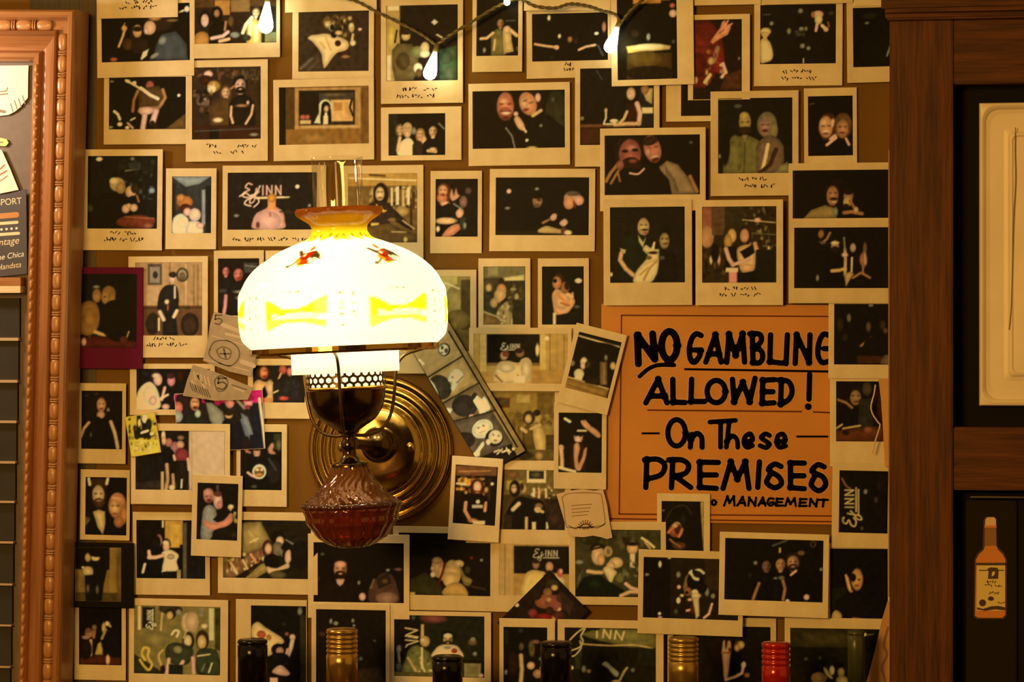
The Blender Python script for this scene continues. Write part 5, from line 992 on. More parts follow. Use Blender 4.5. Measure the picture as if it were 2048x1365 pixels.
WORDS = [
    ([[(222, 208), (228, 380)], [(224, 212), (322, 350)], [(312, 202), (326, 348)], oval(412, 272, 46, 84)], 37),
    ([['S', (235, 455), (285, 412), (345, 388), (440, 388)]], 22),
    ([['S', (600, 212), (572, 202), (546, 228), (530, 290), (538, 355), (562, 370), (590, 335), (598, 302)], [(600, 298), (562, 298)],
      [(628, 370), (685, 208), (718, 370)], [(648, 322), (706, 322)], [(752, 372), (765, 205), (805, 330), (846, 202), (858, 370)],
      [(904, 202), (908, 372)], ['S', (888, 202), (945, 204), (958, 238), (935, 272), (908, 282)], ['S', (908, 284), (955, 302), (965, 345), (945, 374), (908, 374)],
      [(1012, 208), (1008, 368), (1078, 376)], [(1112, 208), (1104, 380)], [(1166, 208), (1158, 378)], [(1168, 208), (1240, 372)], [(1246, 208), (1242, 374)],
      ['S', (1365, 215), (1325, 205), (1298, 260), (1294, 330), (1318, 372), (1356, 365)], [(1330, 290), (1362, 290)]], 29),
    ([[(272, 612), (345, 472), (398, 612)], [(305, 572), (388, 572)], [(432, 472), (434, 608), (505, 610)], [(544, 472), (540, 604), (620, 604)], oval(690, 545, 54, 66),
      [(786, 472), (796, 606), (848, 490), (888, 606), (920, 466)], [(966, 478), (962, 614)], [(966, 478), (1034, 474)], [(966, 546), (1026, 546)], [(962, 616), (1032, 612)],
      [(1076, 478), (1072, 620)], ['S', (1062, 476), (1118, 486), (1140, 540), (1120, 592), (1070, 622)], [(1244, 442), (1240, 590)], [40, (1235, 634), (1236, 635)]], 29),
    ([oval(455, 790, 52, 78), [(542, 800), (536, 876)], ['S', (538, 832), (572, 794), (602, 815), (606, 876)]], 28),
    ([[(652, 726), (805, 716)], [(716, 730), (715, 876)], [(766, 730), (750, 876)], ['S', (753, 842), (785, 808), (812, 830), (818, 876)],
      ['S', (860, 845), (905, 832), (892, 796), (862, 812), (854, 850), (872, 876), (905, 866)], ['S', (1006, 806), (980, 796), (956, 818), (985, 840), (1006, 858), (985, 878), (950, 866)],
      ['S', (1050, 842), (1100, 836), (1086, 798), (1056, 808), (1048, 850), (1066, 876), (1102, 868)]], 25),
    ([[(278, 948), (272, 1114)], ['S', (264, 950), (345, 948), (384, 985), (362, 1038), (290, 1062)], [(432, 952), (424, 1116)], ['S', (408, 950), (488, 952), (526, 985), (505, 1030), (435, 1048)], [(452, 1052), (538, 1114)],
      [(592, 965), (592, 1112)], [(592, 964), (702, 966)], [(598, 1040), (690, 1040)], [(592, 1114), (690, 1120)], [(730, 1120), (776, 962), (815, 1065), (862, 962), (884, 1120)],
      [(946, 962), (936, 1114)], ['S', (1074, 990), (1035, 976), (1000, 1010), (1060, 1050), (1076, 1092), (1035, 1116), (990, 1086), (1004, 1046)],
      [(1130, 970), (1130, 1114)], [(1130, 968), (1212, 970)], [(1138, 1045), (1210, 1045)], [(1130, 1116), (1212, 1122)], ['S', (1330, 992), (1292, 980), (1258, 1018), (1322, 1052), (1338, 1100), (1298, 1134), (1254, 1100), (1270, 1056)]], 29),
    ([oval(676, 1204, 12, 14), [(736, 1222), (756, 1168), (768, 1205), (794, 1168), (798, 1222)], [(815, 1222), (846, 1172), (862, 1222)], [(828, 1206), (858, 1206)], [(880, 1222), (886, 1175), (920, 1222), (926, 1175)],
      [(940, 1222), (966, 1176), (982, 1222)], [(950, 1208), (976, 1208)], ['S', (1030, 1182), (1006, 1180), (994, 1204), (1010, 1222), (1032, 1212), (1028, 1202), (1012, 1204)],
      [(1085, 1182), (1050, 1182), (1046, 1222), (1085, 1222)], [(1048, 1202), (1080, 1202)], [(1100, 1224), (1114, 1180), (1130, 1212), (1154, 1180), (1162, 1224)], [(1226, 1184), (1188, 1184), (1184, 1224), (1226, 1224)], [(1186, 1204), (1220, 1204)],
      [(1244, 1226), (1250, 1184), (1282, 1226), (1290, 1184)], [(1300, 1188), (1352, 1188)], [(1328, 1188), (1322, 1228)]], 13),
]
for strokes, w in WORDS:
    w *= 1.14
    lt = letters('lettering', strokes, w, ink, .00030)
    letters('letter_edge', strokes, w + (10 if w > 15 else 4), halo, .00012, lt)
letters('ruled_line', [[(505, 412), (1362, 426)]], 13, ink, .0002)
letters('ruled_line', [[(285, 655), (1195, 664)]], 9, lineink, .0002)
letters('ruled_line', [[(1268, 666), (1362, 670)]], 9, lineink, .0002)
letters('ruled_line', [[(252, 793), (350, 793)]], 12, ink, .0002)
letters('ruled_line', [[(1170, 812), (1350, 812)]], 12, ink, .0002)
for seg in ([(128, 92), (1372, 99)], [(128, 92), (114, 1272)], [(114, 1272), (1385, 1284)], [(60, 1300), (1385, 1318)]):
    letters('border_line', [seg], 8, lineink, .0002)

# ------------------------------------------------------------------ loose papers between the photos
# photo booth strip
ph('sepia photo booth strip hanging diagonally right of the lamp', (880, 618, 974, 950), None, 4, '8a6638', '''
 o 1.6; p a07844 850 640 900 660 930 715 850 760 800 700; e 888 700 12 13 K; e 887 700 10 11 L; e 884 696 3 4 4a3c2c; e 892 702 4 5 4a3c2c; e 883 706 3 2 6a5a44; l 5 L 829 724 836 734; l 4 L 838 720 846 728; l 5 L 842 742 850 752;
 p b08448 850 758 924 714 956 766 878 810; e 880 775 22 26 44321e -30; s L 848 764 856 758 868 768 876 786 876 798 868 800 858 780; s L 900 748 912 738 924 744 928 756 918 766 908 782 902 778 904 766 896 762; e 905 755 3 2 8a6638; l 3 8a6638 914 766 926 754;
 p 7a5a34 878 812 956 770 990 822 900 846; p L 884 820 896 816 906 818 902 826 890 830; e 930 812 26 22 30241a; s L 946 800 954 792 964 798 970 794 982 816 974 824 962 830 956 818; l 8 2c2016 950 790 938 806 950 818; e 944 834 6 5 P;
 p 54402c 896 848 986 824 1028 890 950 920; e 930 880 22 16 2c2016; e 966 858 22 18 L -30; e 966 858 19 15 e8c890 -30; e 958 856 3 2 K; e 968 852 3 2 K; l 2 b08858 960 866 970 862; e 990 876 18 17 1c1614; e 992 874 14 14 e8c488; e 988 870 2.5 2 K; e 998 872 2.5 2 K; e 992 881 4 2 8a5c34; e 978 884 5 6 L; s L 944 912 954 900 966 884 970 890 962 902 960 912;
 p 18120c 950 920 1024 888 1040 920 980 950; l 3 C 990 904 1000 900; l 3 C 996 908 1006 898; l 4 C 1006 904 1018 900 1022 904; l 3 C 1014 896 1020 908; e 1028 898 3 3 C;
 l 2.5 K 850 758 926 712; l 2.5 K 878 811 956 768; l 2.5 K 896 846 990 822; l 3 K 897 664 1036 894; l 3 K 818 716 922 900''', rot=-31.2, mat=M['black'], name='photo_strip', cat='photo strip', group='loose papers among the photos', curl=(.2, .3, 0))


def torn_sheet(name, pts, z, mat, label, cat, group='loose papers among the photos'):
    Y = -(0.0009 + z * LAYER)
    r, o_ = card3(name, pts, Y, mat, label, cat, .0006); r['group'] = group
    return r, o_, Y


# parchment coupon
r, oc, Yc = torn_sheet('parchment_coupon', [(1113, 989), (1124, 986), (1140, 982), (1165, 979), (1190, 982), (1206, 979), (1214, 1010), (1219, 1044), (1225, 1076), (1214, 1079), (1202, 1075), (1186, 1072), (1168, 1075), (1150, 1074), (1137, 1071), (1128, 1040)], 5,
                      plain('parchment', (.62, .50, .36), .6, noise=.16, nscale=60), 'small torn parchment coupon with ornate border left of sign', 'coupon')
tan = plain('coupon_brown', (.27, .17, .09), .6); tan2 = plain('coupon_dark', (.14, .09, .04), .6)
marks('border_print', r, oc, Yc, [(spline([(1124, 996), (1136, 988), (1170, 986), (1198, 988), (1204, 996), (1210, 1040), (1208, 1050), (1194, 1053), (1140, 1056), (1132, 1048), (1127, 1010), (1124, 996)], 4), 1.8)], tan, .0007)
marks('line_print', r, oc, Yc, [([(1144, 1012 + 7 * k), (1184 - 3 * k, 1009 + 7 * k)], 1.6) for k in range(4)], tan, .0007)
marks('sunburst_print', r, oc, Yc, [([(1171 + 9 * math.cos(R(a)), 1057 + 9 * math.sin(R(a))), (1171 + 16 * math.cos(R(a)), 1057 + 16 * math.sin(R(a)))], 2) for a in range(190, 355, 20)]
      + [(spline([(1160, 1058), (1166, 1050), (1178, 1050), (1184, 1057)], 4), 2.5), ([(1166, 1057), (1178, 1056)], 5), (spline([(1138, 1052), (1150, 1058), (1160, 1054)], 4), 2), (spline([(1184, 1055), (1196, 1056), (1210, 1048)], 4), 2)], tan2, .0007)
# two grey printed notes with large fives
grey = plain('grey_note', (.37, .31, .27), .6, noise=.3, nscale=110)
gd = plain('note_ink', (.10, .085, .075), .6); gl = plain('note_light', (.55, .47, .40), .6)
r, oc, Yc = torn_sheet('grey_note', [(428, 624), (488, 637), (500, 668), (513, 710), (503, 754), (460, 744), (406, 722), (416, 682), (420, 650)], 5, grey, 'grey engraved note with numeral five, left edge of lamp shade', 'note')
five = lambda x, y, s: [([(x + .42 * s, y - .5 * s), (x - .3 * s, y - .5 * s), (x - .34 * s, y - .05 * s)], .16 * s), (spline([(x - .34 * s, y - .05 * s), (x + .1 * s, y - .14 * s), (x + .42 * s, y + .14 * s), (x + .1 * s, y + .5 * s), (x - .36 * s, y + .4 * s)], 5), .16 * s)]
marks('numeral_print', r, oc, Yc, five(437, 640, 18), gd, .0007)
marks('oval_print', r, oc, Yc, [(spline([(420, 700), (430, 684), (456, 682), (476, 696), (478, 716), (462, 732), (438, 726), (420, 712)], 4, True), 2.5), (spline([(434, 702), (446, 694), (462, 702), (458, 718), (442, 716)], 4, True), 2), ([(448, 698), (452, 716)], 4), ([(440, 708), (460, 708)], 3)], gd, .0007)
marks('panel_print', r, oc, Yc, [([(446, 650), (482, 664)], 8), ([(424, 672), (486, 690)], 2), ([(484, 724), (508, 732)], 9), ([(412, 720), (498, 742)], 2), ([(452, 668), (484, 676)], 5)], gl, .0007)
r, oc, Yc = torn_sheet('grey_note', [(386, 730), (430, 744), (478, 764), (507, 776), (496, 800), (430, 802), (366, 792), (374, 762)], 4, grey, 'grey engraved note corner with large numeral below the first grey note', 'note')
marks('numeral_print', r, oc, Yc, five(444, 768, 22) + [(spline([(430, 762), (442, 752), (456, 764), (450, 780), (436, 782)], 4, True), 2.2)], gd, .0007)
marks('lettering', r, oc, Yc, [([(388 + 7 * k, 744 + 3 * k), (392 + 7 * k, 760 + 3 * k)], 3) for k in range(5)] + [([(384, 762), (398, 784)], 4), ([(396, 752), (410, 776)], 4), ([(468, 776), (488, 784)], 3)], gl, .0007)
marks('engraving', r, oc, Yc, [([(380 + 5 * k, 766 + 2 * k), (386 + 5 * k, 782 + 2 * k)], 2) for k in range(8)] + [([(464, 770), (494, 780)], 2)], gd, .0007)
# yellow printed label
ph('small yellow printed label stuck beside black dress photo', (256, 829, 317, 911), None, 5, 'c8a030', '''
 o 2; x 40 258 832 316 880 5 3a3210 8a7420 241c08 d8b848 5a4c18; b 274 832 282 862 141008; b 284 834 294 866 0e0c08; e 290 838 6 9 e8d8a0; e 298 850 6 12 241c0c; e 279 846 3 8 C; p 1c180a 268 862 300 856 304 874 270 878; l 5 e8d8a0 284 866 296 862; e 304 868 4 4 C; b 260 880 318 912 d0ac3c;
 x 30 262 884 314 904 3 6a5818 e8d080 8a7020 fff0b0''', rot=-9.5, mat=plain('yellow_card', (.55, .42, .14), .5), name='yellow_label', cat='label', group='loose papers among the photos', curl=(.1, .1, 0))
# folded orange paper and splintered strip at the cabinet edge, white wire
op = plain('orange_paper', (.62, .33, .10), .55, noise=.2, nscale=40)
r, oc, Yc = torn_sheet('folded_paper', [(1757, 759), (1784, 757), (1786, 932), (1770, 934), (1766, 860), (1762, 800)], 6, op, 'folded orange paper strip beside the cabinet, level with sign', 'paper')
sp = plain('splinter_paper', (.50, .27, .11), .6, noise=.3, nscale=60)
r, oc, Yc = torn_sheet('torn_strip', [(1776, 1200), (1784, 1215), (1782, 1400), (1722, 1400), (1738, 1348), (1752, 1292), (1764, 1240)], 7, sp, 'torn tan paper strip slanting along the cabinet bottom', 'paper')
marks('torn_edge', r, oc, Yc, [(spline([(1776, 1256), (1768, 1290), (1774, 1310), (1764, 1336), (1770, 1366), (1758, 1390)], 4), 5)], plain('torn_brown', (.25, .13, .05), .7), .0008)  # darker brown stroke running down the strip
pts = [(1751, 770), (1748, 790), (1745, 800), (1742, 815), (1746, 830), (1756, 845), (1760, 852), (1752, 878), (1744, 908)]
mb = MB(); oc = P(1750, 840, -.016)
mb.tube([P(a, b, -.016) - oc for a, b in spline(pts, 4)], .00075, 6)
wo = mb.build('white_wire', plain('wire_white', (.70, .60, .48), .4)); wo.location = oc
tag(wo, 'thin bent white wire hanging over diners photo near cabinet', 'wire')

# ------------------------------------------------------------------ string lights
SL = empty('string_light', P(880, 60, -.03)); tag(SL, 'string of small warm fairy bulbs on twisted wire along the top', 'string light')
YW = -.022
wire_m = plain('string_wire', (.11, .085, .03), .5)
for k, pts in enumerate([[(380, -40), (440, -24), (500, -12), (534, -4)], [(534, -4), (600, -22), (670, -8), (712, 2), (750, 22), (800, 46), (845, 70), (872, 90)],
                         [(872, 90), (900, 70), (940, 46), (985, 18), (1014, 4)], [(1014, 2), (1040, -2), (1070, 12), (1110, 16), (1140, 8), (1175, 12), (1205, 22), (1232, 30), (1240, 48)], [(1240, 48), (1262, 20), (1300, -10), (1360, -40)]]):
    sp3 = [P(a, b, YW) - SL.location for a, b in spline(pts, 8)]
    for ph_ in (0, math.pi):
        tw = [q + Vector((0, .0009 * math.cos(i * 1.1 + ph_), .0009 * math.sin(i * 1.1 + ph_))) for i, q in enumerate(sp3)]
        MB().tube(tw, .0011, 6).build('wire', wire_m, SL, smooth=True)
bulbm = plain('bulb_glow', (1, .95, .7), .3, emit=(1.0, .93, .60), estr=7.0)
sock = plain('socket_green', (.14, .12, .04), .4)
for bx, by, sc_, tilt in ((536, -14, 1.25, 4), (874, 88, 1.15, 14), (1240, 40, 1.1, 20), (1014, -24, .55, 0)):
    b0 = P(bx, by, YW) - SL.location; S = pxsize(bx, by, YW)[0]
    t = R(tilt)
    def put(prof, n=14):
        m_ = MB().lathe([(max(r_, .01) * S * sc_, -z_ * S * sc_) for r_, z_ in prof], n)
        m_.v = [(b0.x + a * math.cos(t) + c * math.sin(t), b0.y + b, b0.z - a * math.sin(t) * 1 + c * math.cos(t)) for a, b, c in m_.v]
        return m_
    put([(0, -2), (4, 0), (4.5, 10), (5, 14), (0, 14)]).build('socket', sock, SL, smooth=True)
    put([(3.5, 14), (5, 20), (8, 32), (11, 44), (12, 52), (10, 58), (5, 62), (0, 63)]).build('bulb', bulbm, SL, smooth=True)
    lamp_obj('bulb_light', 'POINT', (SL.location + b0) + Vector((0, -.010, -.034 * sc_ * .6)), (1.0, .90, .34), .028 * sc_, .006)

# ------------------------------------------------------------------ bottles on the back bar, only their caps and necks show
def bottle(label, px, top, wpx, Y, cap_prof, cap_mat, neck_r, body_r, glass, cap_len):
    S = pxsize(px, top, Y)[0]; w = wpx / 2 * S
    tp = P(px, top, Y)
    z0 = SHELF_Z
    root = empty('liquor_bottle', (tp.x, Y, z0)); tag(root, label, 'bottle', 'liquor bottles on the back bar')
    Ht = tp.z - z0
    cb = Ht - cap_len * S
    MB().lathe([(max(r_ * w, .00005), Ht - z_ * S) for r_, z_ in cap_prof], 40).build('cap', cap_mat, root, smooth=True)
    nr = neck_r * w
    prof = [(.0001, .001), (body_r * .9, .001), (body_r, .008), (body_r, cb * .55), (body_r * .92, cb * .66), (nr * 1.3, cb * .86), (nr, cb * .93), (nr, cb + .006), (.0001, cb + .006)]
    MB().lathe(prof, 36).build('glass_body', glass, root, smooth=True)
    MB().lathe([(body_r + .0004, cb * .14), (body_r + .0004, cb * .48)], 36).build('label', M['card'], root, smooth=True)


def ridged(n, step, extra):
    p = [(0, 0), (.86, 0), (.97, 2), (1, 4)]
    z = 5
    for k in range(n):
        p += [(1, z), (1, z + step * .45), (.93, z + step * .6), (.93, z + step * .85)]; z += step
    p += [(1, z), (1, z + extra * .3), (.985, z + extra * .32), (.985, z + extra), (.9, z + extra), (.9, z + extra - 3)]
    return p, z + extra


gold = plain('gold_cap', (.62, .40, .13), .24, .9); brass_c = plain('brass_cap', (.50, .33, .10), .3, .85)
redc = plain('red_cap', (.42, .012, .012), .2, .25, coat=.5); blk = plain('black_cap', (.004, .003, .003), .2, 0, .35)
g_dark = plain('dark_glass', (.012, .010, .008), .08, 0, .6); g_amber = plain('amber_glass', (.18, .06, .012), .08, 0, .6); g_green = plain('green_glass', (.02, .035, .010), .1, 0, .6)
p, l_ = ridged(5, 9, 62); bottle('bottle with ridged gold cap at bottom left of centre', 684, 1258, 62, -.12, p, gold, .85, .036, g_amber, l_)
p, l_ = ridged(1, 7, 70); bottle('bottle with plain black cap at bottom left, below bent figure photo', 505, 1279, 58, -.12, p, blk, .85, .036, g_dark, l_)
p, l_ = ridged(1, 7, 60); bottle('bottle with glossy black cap in front of white shirt man', 895, 1312, 60, -.12, p, blk, .85, .036, g_dark, l_)
p, l_ = ridged(1, 7, 70); bottle('bottle with black cap in front of neon script photo', 1112, 1284, 62, -.12, p, blk, .85, .036, g_dark, l_)
p, l_ = ridged(5, 9, 60); bottle('bottle with ridged brass cap at bottom right of centre', 1367, 1275, 60, -.12, p, brass_c, .85, .036, g_amber, l_)
p, l_ = ridged(4, 11, 60); bottle('bottle with ridged bright red cap at bottom right', 1552, 1285, 58, -.12, p, redc, .85, .036, g_dark, l_)
p, l_ = ridged(1, 6, 90); bottle('bottle with dark green capsule at bottom beside torn strip', 1712, 1262, 34, -.06, p, plain('green_capsule', (.045, .055, .018), .35), .9, .026, g_green, l_)

# ------------------------------------------------------------------ the oil lamp style wall sconce
YL = -0.165
SLp = pxsize(695, 760, YL)[0]
LB = P(707, 1096, YL)
TILT = -2.6
WS = empty('wall_sconce', LB, (0, R(TILT), 0)); tag(WS, 'lit brass wall sconce with milk glass dome shade and amber glass font', 'wall lamp')


def hz(py): return (1096 - py) * SLp


def turn(prof, n=64, mod=None, close=False):
    return MB().lathe([(max(r_, .02) * SLp, hz(y_)) for r_, y_ in prof], n, mod, close)


# amber glass font, quilted
def quilt(t, i, r, z):
    py = 1096 - z / SLp
    if r < 3 * SLp: return r
    if py > 1018: return r * (1 + .035 * math.cos(11 * t + (py / 9.0)) * math.cos(11 * t - (py / 9.0)))
    if py > 1004: return r * (1 + .022 * math.cos(24 * t))
    return r * (1 + .035 * math.cos(24 * t + 5 * math.sin(py / 9)))


def smooth_prof(p, n=4): return spline(p, n)


m_, N_, L_, b_ = new_mat('amber_font_glass')
b_.inputs['Base Color'].default_value = (.17, .022, .007, 1); b_.inputs['Roughness'].default_value = .09
b_.inputs['Transmission Weight'].default_value = .35; b_.inputs['Specular IOR Level'].default_value = .8; b_.inputs['Coat Weight'].default_value = .6; b_.inputs['Coat Roughness'].default_value = .05
M['amber_font'] = m_
turn(smooth_prof([(0, 1096), (26, 1095), (46, 1089), (68, 1073), (84, 1052), (92, 1032), (94, 1018)]), 120, quilt).build('font_bowl', M['amber_font'], WS, smooth=True)
turn([(94, 1018), (98, 1014), (97, 1010), (90, 1006)], 120, quilt).build('font_rim', plain('rim_glass', (.06, .012, .006), .1, 0, .8, coat=.5), WS, smooth=True)
turn(smooth_prof([(90, 1006), (72, 992), (54, 972), (42, 954), (36, 938)]), 120, quilt).build('font_shoulder', plain('copper_glass', (.19, .070, .026), .14, .45, coat=.7), WS, smooth=True)
turn([(36, 941), (37, 934), (34, 930), (22, 928), (19, 921), (14, 917), (13, 905), (16, 900), (16, 890), (12, 886), (12, 876), (20, 872), (22, 866), (16, 860)], 40).build('collar', M['dark_brass'], WS, smooth=True)
turn(smooth_prof([(14, 872), (30, 862), (54, 846), (68, 826), (74, 806), (76, 788)]) + [(76, 786), (70, 786)], 56).build('burner_bowl', M['dark_brass'], WS, smooth=True)
turn([(76, 789), (80, 787), (80, 783), (76, 781)], 56).build('gallery_rim', M['brass'], WS, smooth=True)
turn([(77, 754), (80, 752), (80, 749), (77, 748)], 56).build('gallery_rim', M['brass'], WS, smooth=True)
# pierced gallery: two and a half rows of hexagon cells with round holes
mb = MB(); ncell = 30; rg = 78.0
cw = 2 * math.pi * rg / ncell; rh = cw / math.sqrt(3)
for row in range(3):
    for k in range(ncell):
        cu = (k + .5 * (row % 2)) * cw; cv = 750 + 6 + row * 1.5 * rh * .86
        q = []
        for rad in (rh * 1.0, rh * .66):
            for a in range(6):
                t = R(60 * a + 30); u_, v_ = cu + rad * math.cos(t), cv + rad * math.sin(t) * .86
                th = u_ / rg; q.append((rg * SLp * math.cos(th), rg * SLp * math.sin(th), hz(v_)))
        mb.add(q, [(a, (a + 1) % 6, 6 + (a + 1) % 6, 6 + a) for a in range(6)])
mb.build('pierced_gallery', plain('gallery_metal', (.10, .07, .03), .35, 1.0), WS)


# milk glass: translucent body, print carried by a colour attribute
def milk(name, attr=True, base=(.86, .82, .70)):
    m, N, L, b = new_mat(name)
    N.remove(b); out = N['Material Output']
    tr_ = N.new('ShaderNodeBsdfTranslucent'); di = N.new('ShaderNodeBsdfDiffuse'); gl_ = N.new('ShaderNodeBsdfGlossy'); gl_.inputs['Roughness'].default_value = .12
    m1 = N.new('ShaderNodeMixShader'); m1.inputs[0].default_value = .30
    m2 = N.new('ShaderNodeMixShader'); m2.inputs[0].default_value = .05
    if attr:
        at = N.new('ShaderNodeAttribute'); at.attribute_name = 'Col'
        L.new(at.outputs['Color'], tr_.inputs['Color']); L.new(at.outputs['Color'], di.inputs['Color'])
    else:
        tr_.inputs['Color'].default_value = (*base, 1); di.inputs['Color'].default_value = (*base, 1)
    L.new(tr_.outputs[0], m1.inputs[1]); L.new(di.outputs[0], m1.inputs[2]); L.new(m1.outputs[0], m2.inputs[1]); L.new(gl_.outputs[0], m2.inputs[2]); L.new(m2.outputs[0], out.inputs['Surface'])
    return m


shade_prof = [(84, 434), (86, 440), (82, 447), (70, 455), (58, 464), (54, 474), (57, 484), (66, 493), (84, 500), (104, 508), (128, 519), (150, 532), (172, 550), (188, 570), (198, 592), (203, 612), (204, 640), (203, 664), (199, 682), (190, 694), (181, 703)]
sp_ = spline(shade_prof, 7)
NU = 300; NV = len(sp_)
th = np.linspace(0, 2 * math.pi, NU + 1)
rr_ = np.array([q[0] for q in sp_]); yy_ = np.array([q[1] for q in sp_])
TH, RR = np.meshgrid(th, rr_); _, YYg = np.meshgrid(th, yy_)
# embossed panel ribs and scallops
rib = 1 + .012 * np.exp(-((YYg - 596) / 10) ** 2) * np.cos(24 * TH) + .010 * np.exp(-((YYg - 690) / 9) ** 2) * np.cos(36 * TH) + .016 * np.exp(-((YYg - 438) / 6) ** 2) * np.cos(12 * TH)
RRm = RR * rib
pos = np.stack([RRm * SLp * np.cos(TH), RRm * SLp * np.sin(TH), (1096 - YYg) * SLp], -1).reshape(-1, 3)
# canvas coordinates: arc length around (one motif every 60 degrees), height as pixels
viewdir = math.atan2(CY - YL, CX - LB.x)
ang = (TH - viewdir + math.pi) % (2 * math.pi) - math.pi            # 0 faces the viewer, positive to the right
per = R(60.0); a0 = R(-27.0)
loc = (ang - a0 + per / 2) % per - per / 2
U = (loc * RR).ravel(); V = YYg.ravel()
cv = Canvas(U, V, 'ffffff'); cv.soft = 2.2; cv.round = False
cv.soft = 5; cv.poly('f0d828', [(-400, 400)] + [(q, 494 + 4 * math.cos(q / 5.0)) for q in range(-120, 121, 3)] + [(400, 400)], size=0)
cv.soft = 14; cv.poly('dca018', [(-400, 400), (400, 400), (400, 468), (-400, 468)]); cv.soft = 4
cv.poly('b86c1a', [(-400, 425), (400, 425), (400, 450), (-400, 450)]); cv.soft = 1.8
for cmd in ('p 3a300c 4 522 16 519 30 528 36 538 24 534 8 532; p 3a300c -4 526 -16 518 -24 518 -14 528 -4 533; e 0 532 11 9 7a1606 -20; e 7 527 9 6 8e1c08 -30; e 5 541 9 5 9a3408; e -10 538 7 4 c89010 30; l 3 5a4a0c -12 540 -22 547 -32 549; e 3 515 4 5 a05810; l 2.5 7a2c08 -8 545 18 545; l 3 d8a010 -6 548 4 548; e -28 549 4 2 5a5040; e -2 528 3 3 f8e8a0; l 2 4a3c10 12 532 26 540',
            'p e8d820 -68 612 -50 616 -24 630 0 632 24 626 52 612 66 608 66 640 40 640 20 636 0 637 -20 640 -44 646 -66 664 -66 614; p fffce0 -50 636 -30 642 -10 640 20 640 50 642 50 650 0 648 -50 650; p ece25c -66 650 -40 650 0 650 40 650 64 654 64 666 20 656 -20 656 -48 664 -64 672',
            'l 2 5a5030 -22 600 -20 596; l 2 6a6040 -8 598 -4 597; l 2 6a6040 6 599 12 597; e 92 604 3 2 5a5030; e 96 622 2 2 6a6040; e 94 644 3 2 6a6040; e 95 664 3 2 5a5030; l 2 6a6040 90 630 97 634; l 2 5a5030 -96 604 -94 610; l 2 5a5030 -97 622 -92 626; l 2 5a5030 -96 640 -93 648'):
    cv.run(cmd)
cv.soft = 1.6
cv.run('x 26 -110 488 110 496 4 d8c850 988818 786810 c8b838')
rgb = lin(np.clip(cv.c, 0, 1)) * np.array([.88, .85, .72])[None]
shade = grid_mesh('dome_shade', NU + 1, NV, pos, rgb, milk('milk_glass_print'), WS)
turn([(70, 787), (70, 747)], 48).build('glass_seat', milk('milk_glass_seat', False), WS, smooth=True)
turn([(104, 704), (105, 708), (105, 752), (104, 755)], 72).build('glass_drop', milk('milk_glass', False), WS, smooth=True)
turn([(178, 703), (184, 703), (185, 712), (182, 716), (176, 716), (176, 706)], 90, close=True).build('shade_ring', M['brass'], WS, smooth=False)
# clear chimney
m, N, L, b = new_mat('clear_glass'); N.remove(b); out = N['Material Output']
tp_ = N.new('ShaderNodeBsdfTransparent'); tp_.inputs['Color'].default_value = (.95, .93, .87, 1); gl_ = N.new('ShaderNodeBsdfGlossy'); gl_.inputs['Roughness'].default_value = .03
lw = N.new('ShaderNodeFresnel'); lw.inputs['IOR'].default_value = 1.35; mx = N.new('ShaderNodeMixShader')
fm = N.new('ShaderNodeMath'); fm.operation = 'MULTIPLY_ADD'; fm.inputs[1].default_value = .25; fm.inputs[2].default_value = .10
L.new(lw.outputs[0], fm.inputs[0]); L.new(fm.outputs[0], mx.inputs[0]); L.new(tp_.outputs[0], mx.inputs[1]); L.new(gl_.outputs[0], mx.inputs[2]); L.new(mx.outputs[0], out.inputs['Surface'])
turn([(50, 334), (51, 338), (49, 345), (49, 440), (50, 520), (62, 600), (66, 640), (60, 690), (58, 740)], 60, lambda t, i, r, z: r * (1 + (.03 * math.sin(7 * t) if i < 2 else .006 * math.sin(9 * t)))).build('chimney', m, WS, smooth=True)
for az, w_ in ((-92, 2.0), (-118, 1.1), (-132, 1.1)):  # thin pale rods added to draw reflection streaks on the chimney
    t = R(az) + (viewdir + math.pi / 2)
    MB().tube([(49.5 * SLp * math.cos(t), 49.5 * SLp * math.sin(t), hz(y_)) for y_ in (346, 380, 410, 440, 470)], w_ * SLp, 6).build('reflection_streak', milk('streak_glass_%d' % abs(az), False, (.9, .86, .7)), WS, smooth=True)
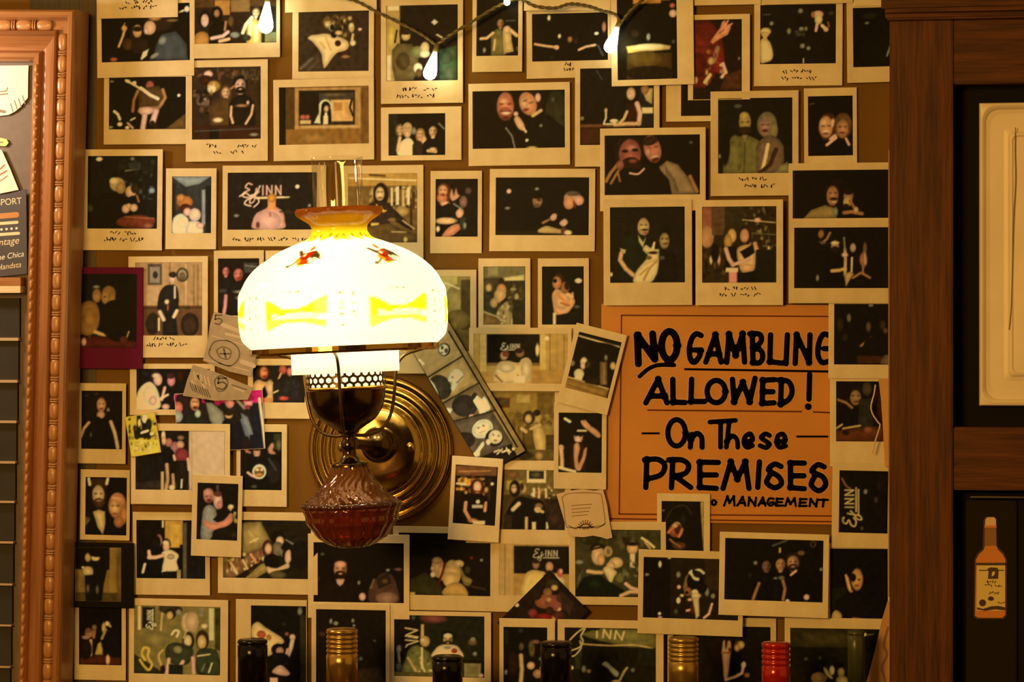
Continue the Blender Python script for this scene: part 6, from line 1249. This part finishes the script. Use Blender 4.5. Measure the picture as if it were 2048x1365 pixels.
# bulb inside
turn([(.1, 560), (14, 563), (26, 575), (31, 592), (30, 610), (22, 634), (15, 655), (14, 690), (13, 710), (.1, 710)], 28).build('light_bulb', plain('bulb_white', (1, .95, .85), .4, emit=(1, .82, .5), estr=5.0), WS, smooth=True)
lp = WS.matrix_basis if False else None
rotm = Matrix.Rotation(R(TILT), 4, 'Y')
for hpx, e_ in ((625, 1.0),):
    for k in range(3):
        a = 2 * math.pi * k / 3 + .5
        lamp_obj('lamp_glow', 'POINT', LB + rotm @ Vector((.036 * math.cos(a) * 1.0, .036 * math.sin(a), hz(hpx))), (1.0, .86, .52), e_ / 3, .012)
lamp_obj('lamp_glow', 'POINT', LB + rotm @ Vector((0, 0, hz(750))), (1.0, .82, .44), .10, .010)
# harp wires
for k, az in enumerate((-97 - math.degrees(0), 22, 142)):
    t = R(az) + (viewdir + math.pi / 2)
    pts = spline([(10, 876), (30, 878), (62, 872), (86, 850), (98, 815), (104, 770), (110, 742), (128, 724), (156, 716), (178, 711)], 5)
    MB().tube([(r_ * SLp * math.cos(t), r_ * SLp * math.sin(t), hz(y_)) for r_, y_ in pts], .0016, 8).build('harp_wire', M['bronze_wire'], WS, smooth=True)

# stepped back plate on the wall, boss and arm (same thing as the lamp)
pc = P(757, 900, -.012); inv = (Matrix.Translation(LB) @ rotm).inverted()
Sp = pxsize(757, 900, -.02)[0]
prof = [(145, .0), (145, 4), (141, 7), (135, 8), (131, 6), (128, 5), (125, 9), (119, 12), (114, 11), (111, 9), (108, 13), (102, 17), (97, 17), (94, 14), (90, 19), (84, 23), (76, 25), (60, 27), (40, 28), (.1, 28)]
mb = MB().lathe([(r_ * Sp, h * .001) for r_, h in prof], 90)
mb.v = [tuple(inv @ (pc + Vector((a, .012 - c, b)))) for a, b, c in mb.v]
bpl = mb.build('back_plate', M['brass'], WS, smooth=True)
for sx_ in (-74, 62):
    m2 = MB().lathe([(.0001, .005), (.003, .0045), (.005, .002), (.005, 0)], 16)
    q0 = P(757 + sx_, 896, -.030)
    m2.v = [tuple(inv @ (q0 + Vector((a, .006 - c, b)))) for a, b, c in m2.v]
    m2.build('plate_screw', M['brass'], bpl, smooth=True)
m2 = MB().lathe([(.0001, .024), (.009, .022), (.016, .015), (.0185, .005), (.0185, 0)], 36)
q0 = P(757, 890, -.030)
m2.v = [tuple(inv @ (q0 + Vector((a, .006 - c, b)))) for a, b, c in m2.v]
m2.build('boss', M['dark_brass'], WS, smooth=True)
A = q0 + Vector((0, -.012, 0)); B_ = LB + rotm @ Vector((0, 0, hz(890)))
MB().tube([inv @ (A + (B_ - A) * (k / 6)) for k in range(7)], .0062, 14).build('arm', M['dark_brass'], WS, smooth=True)
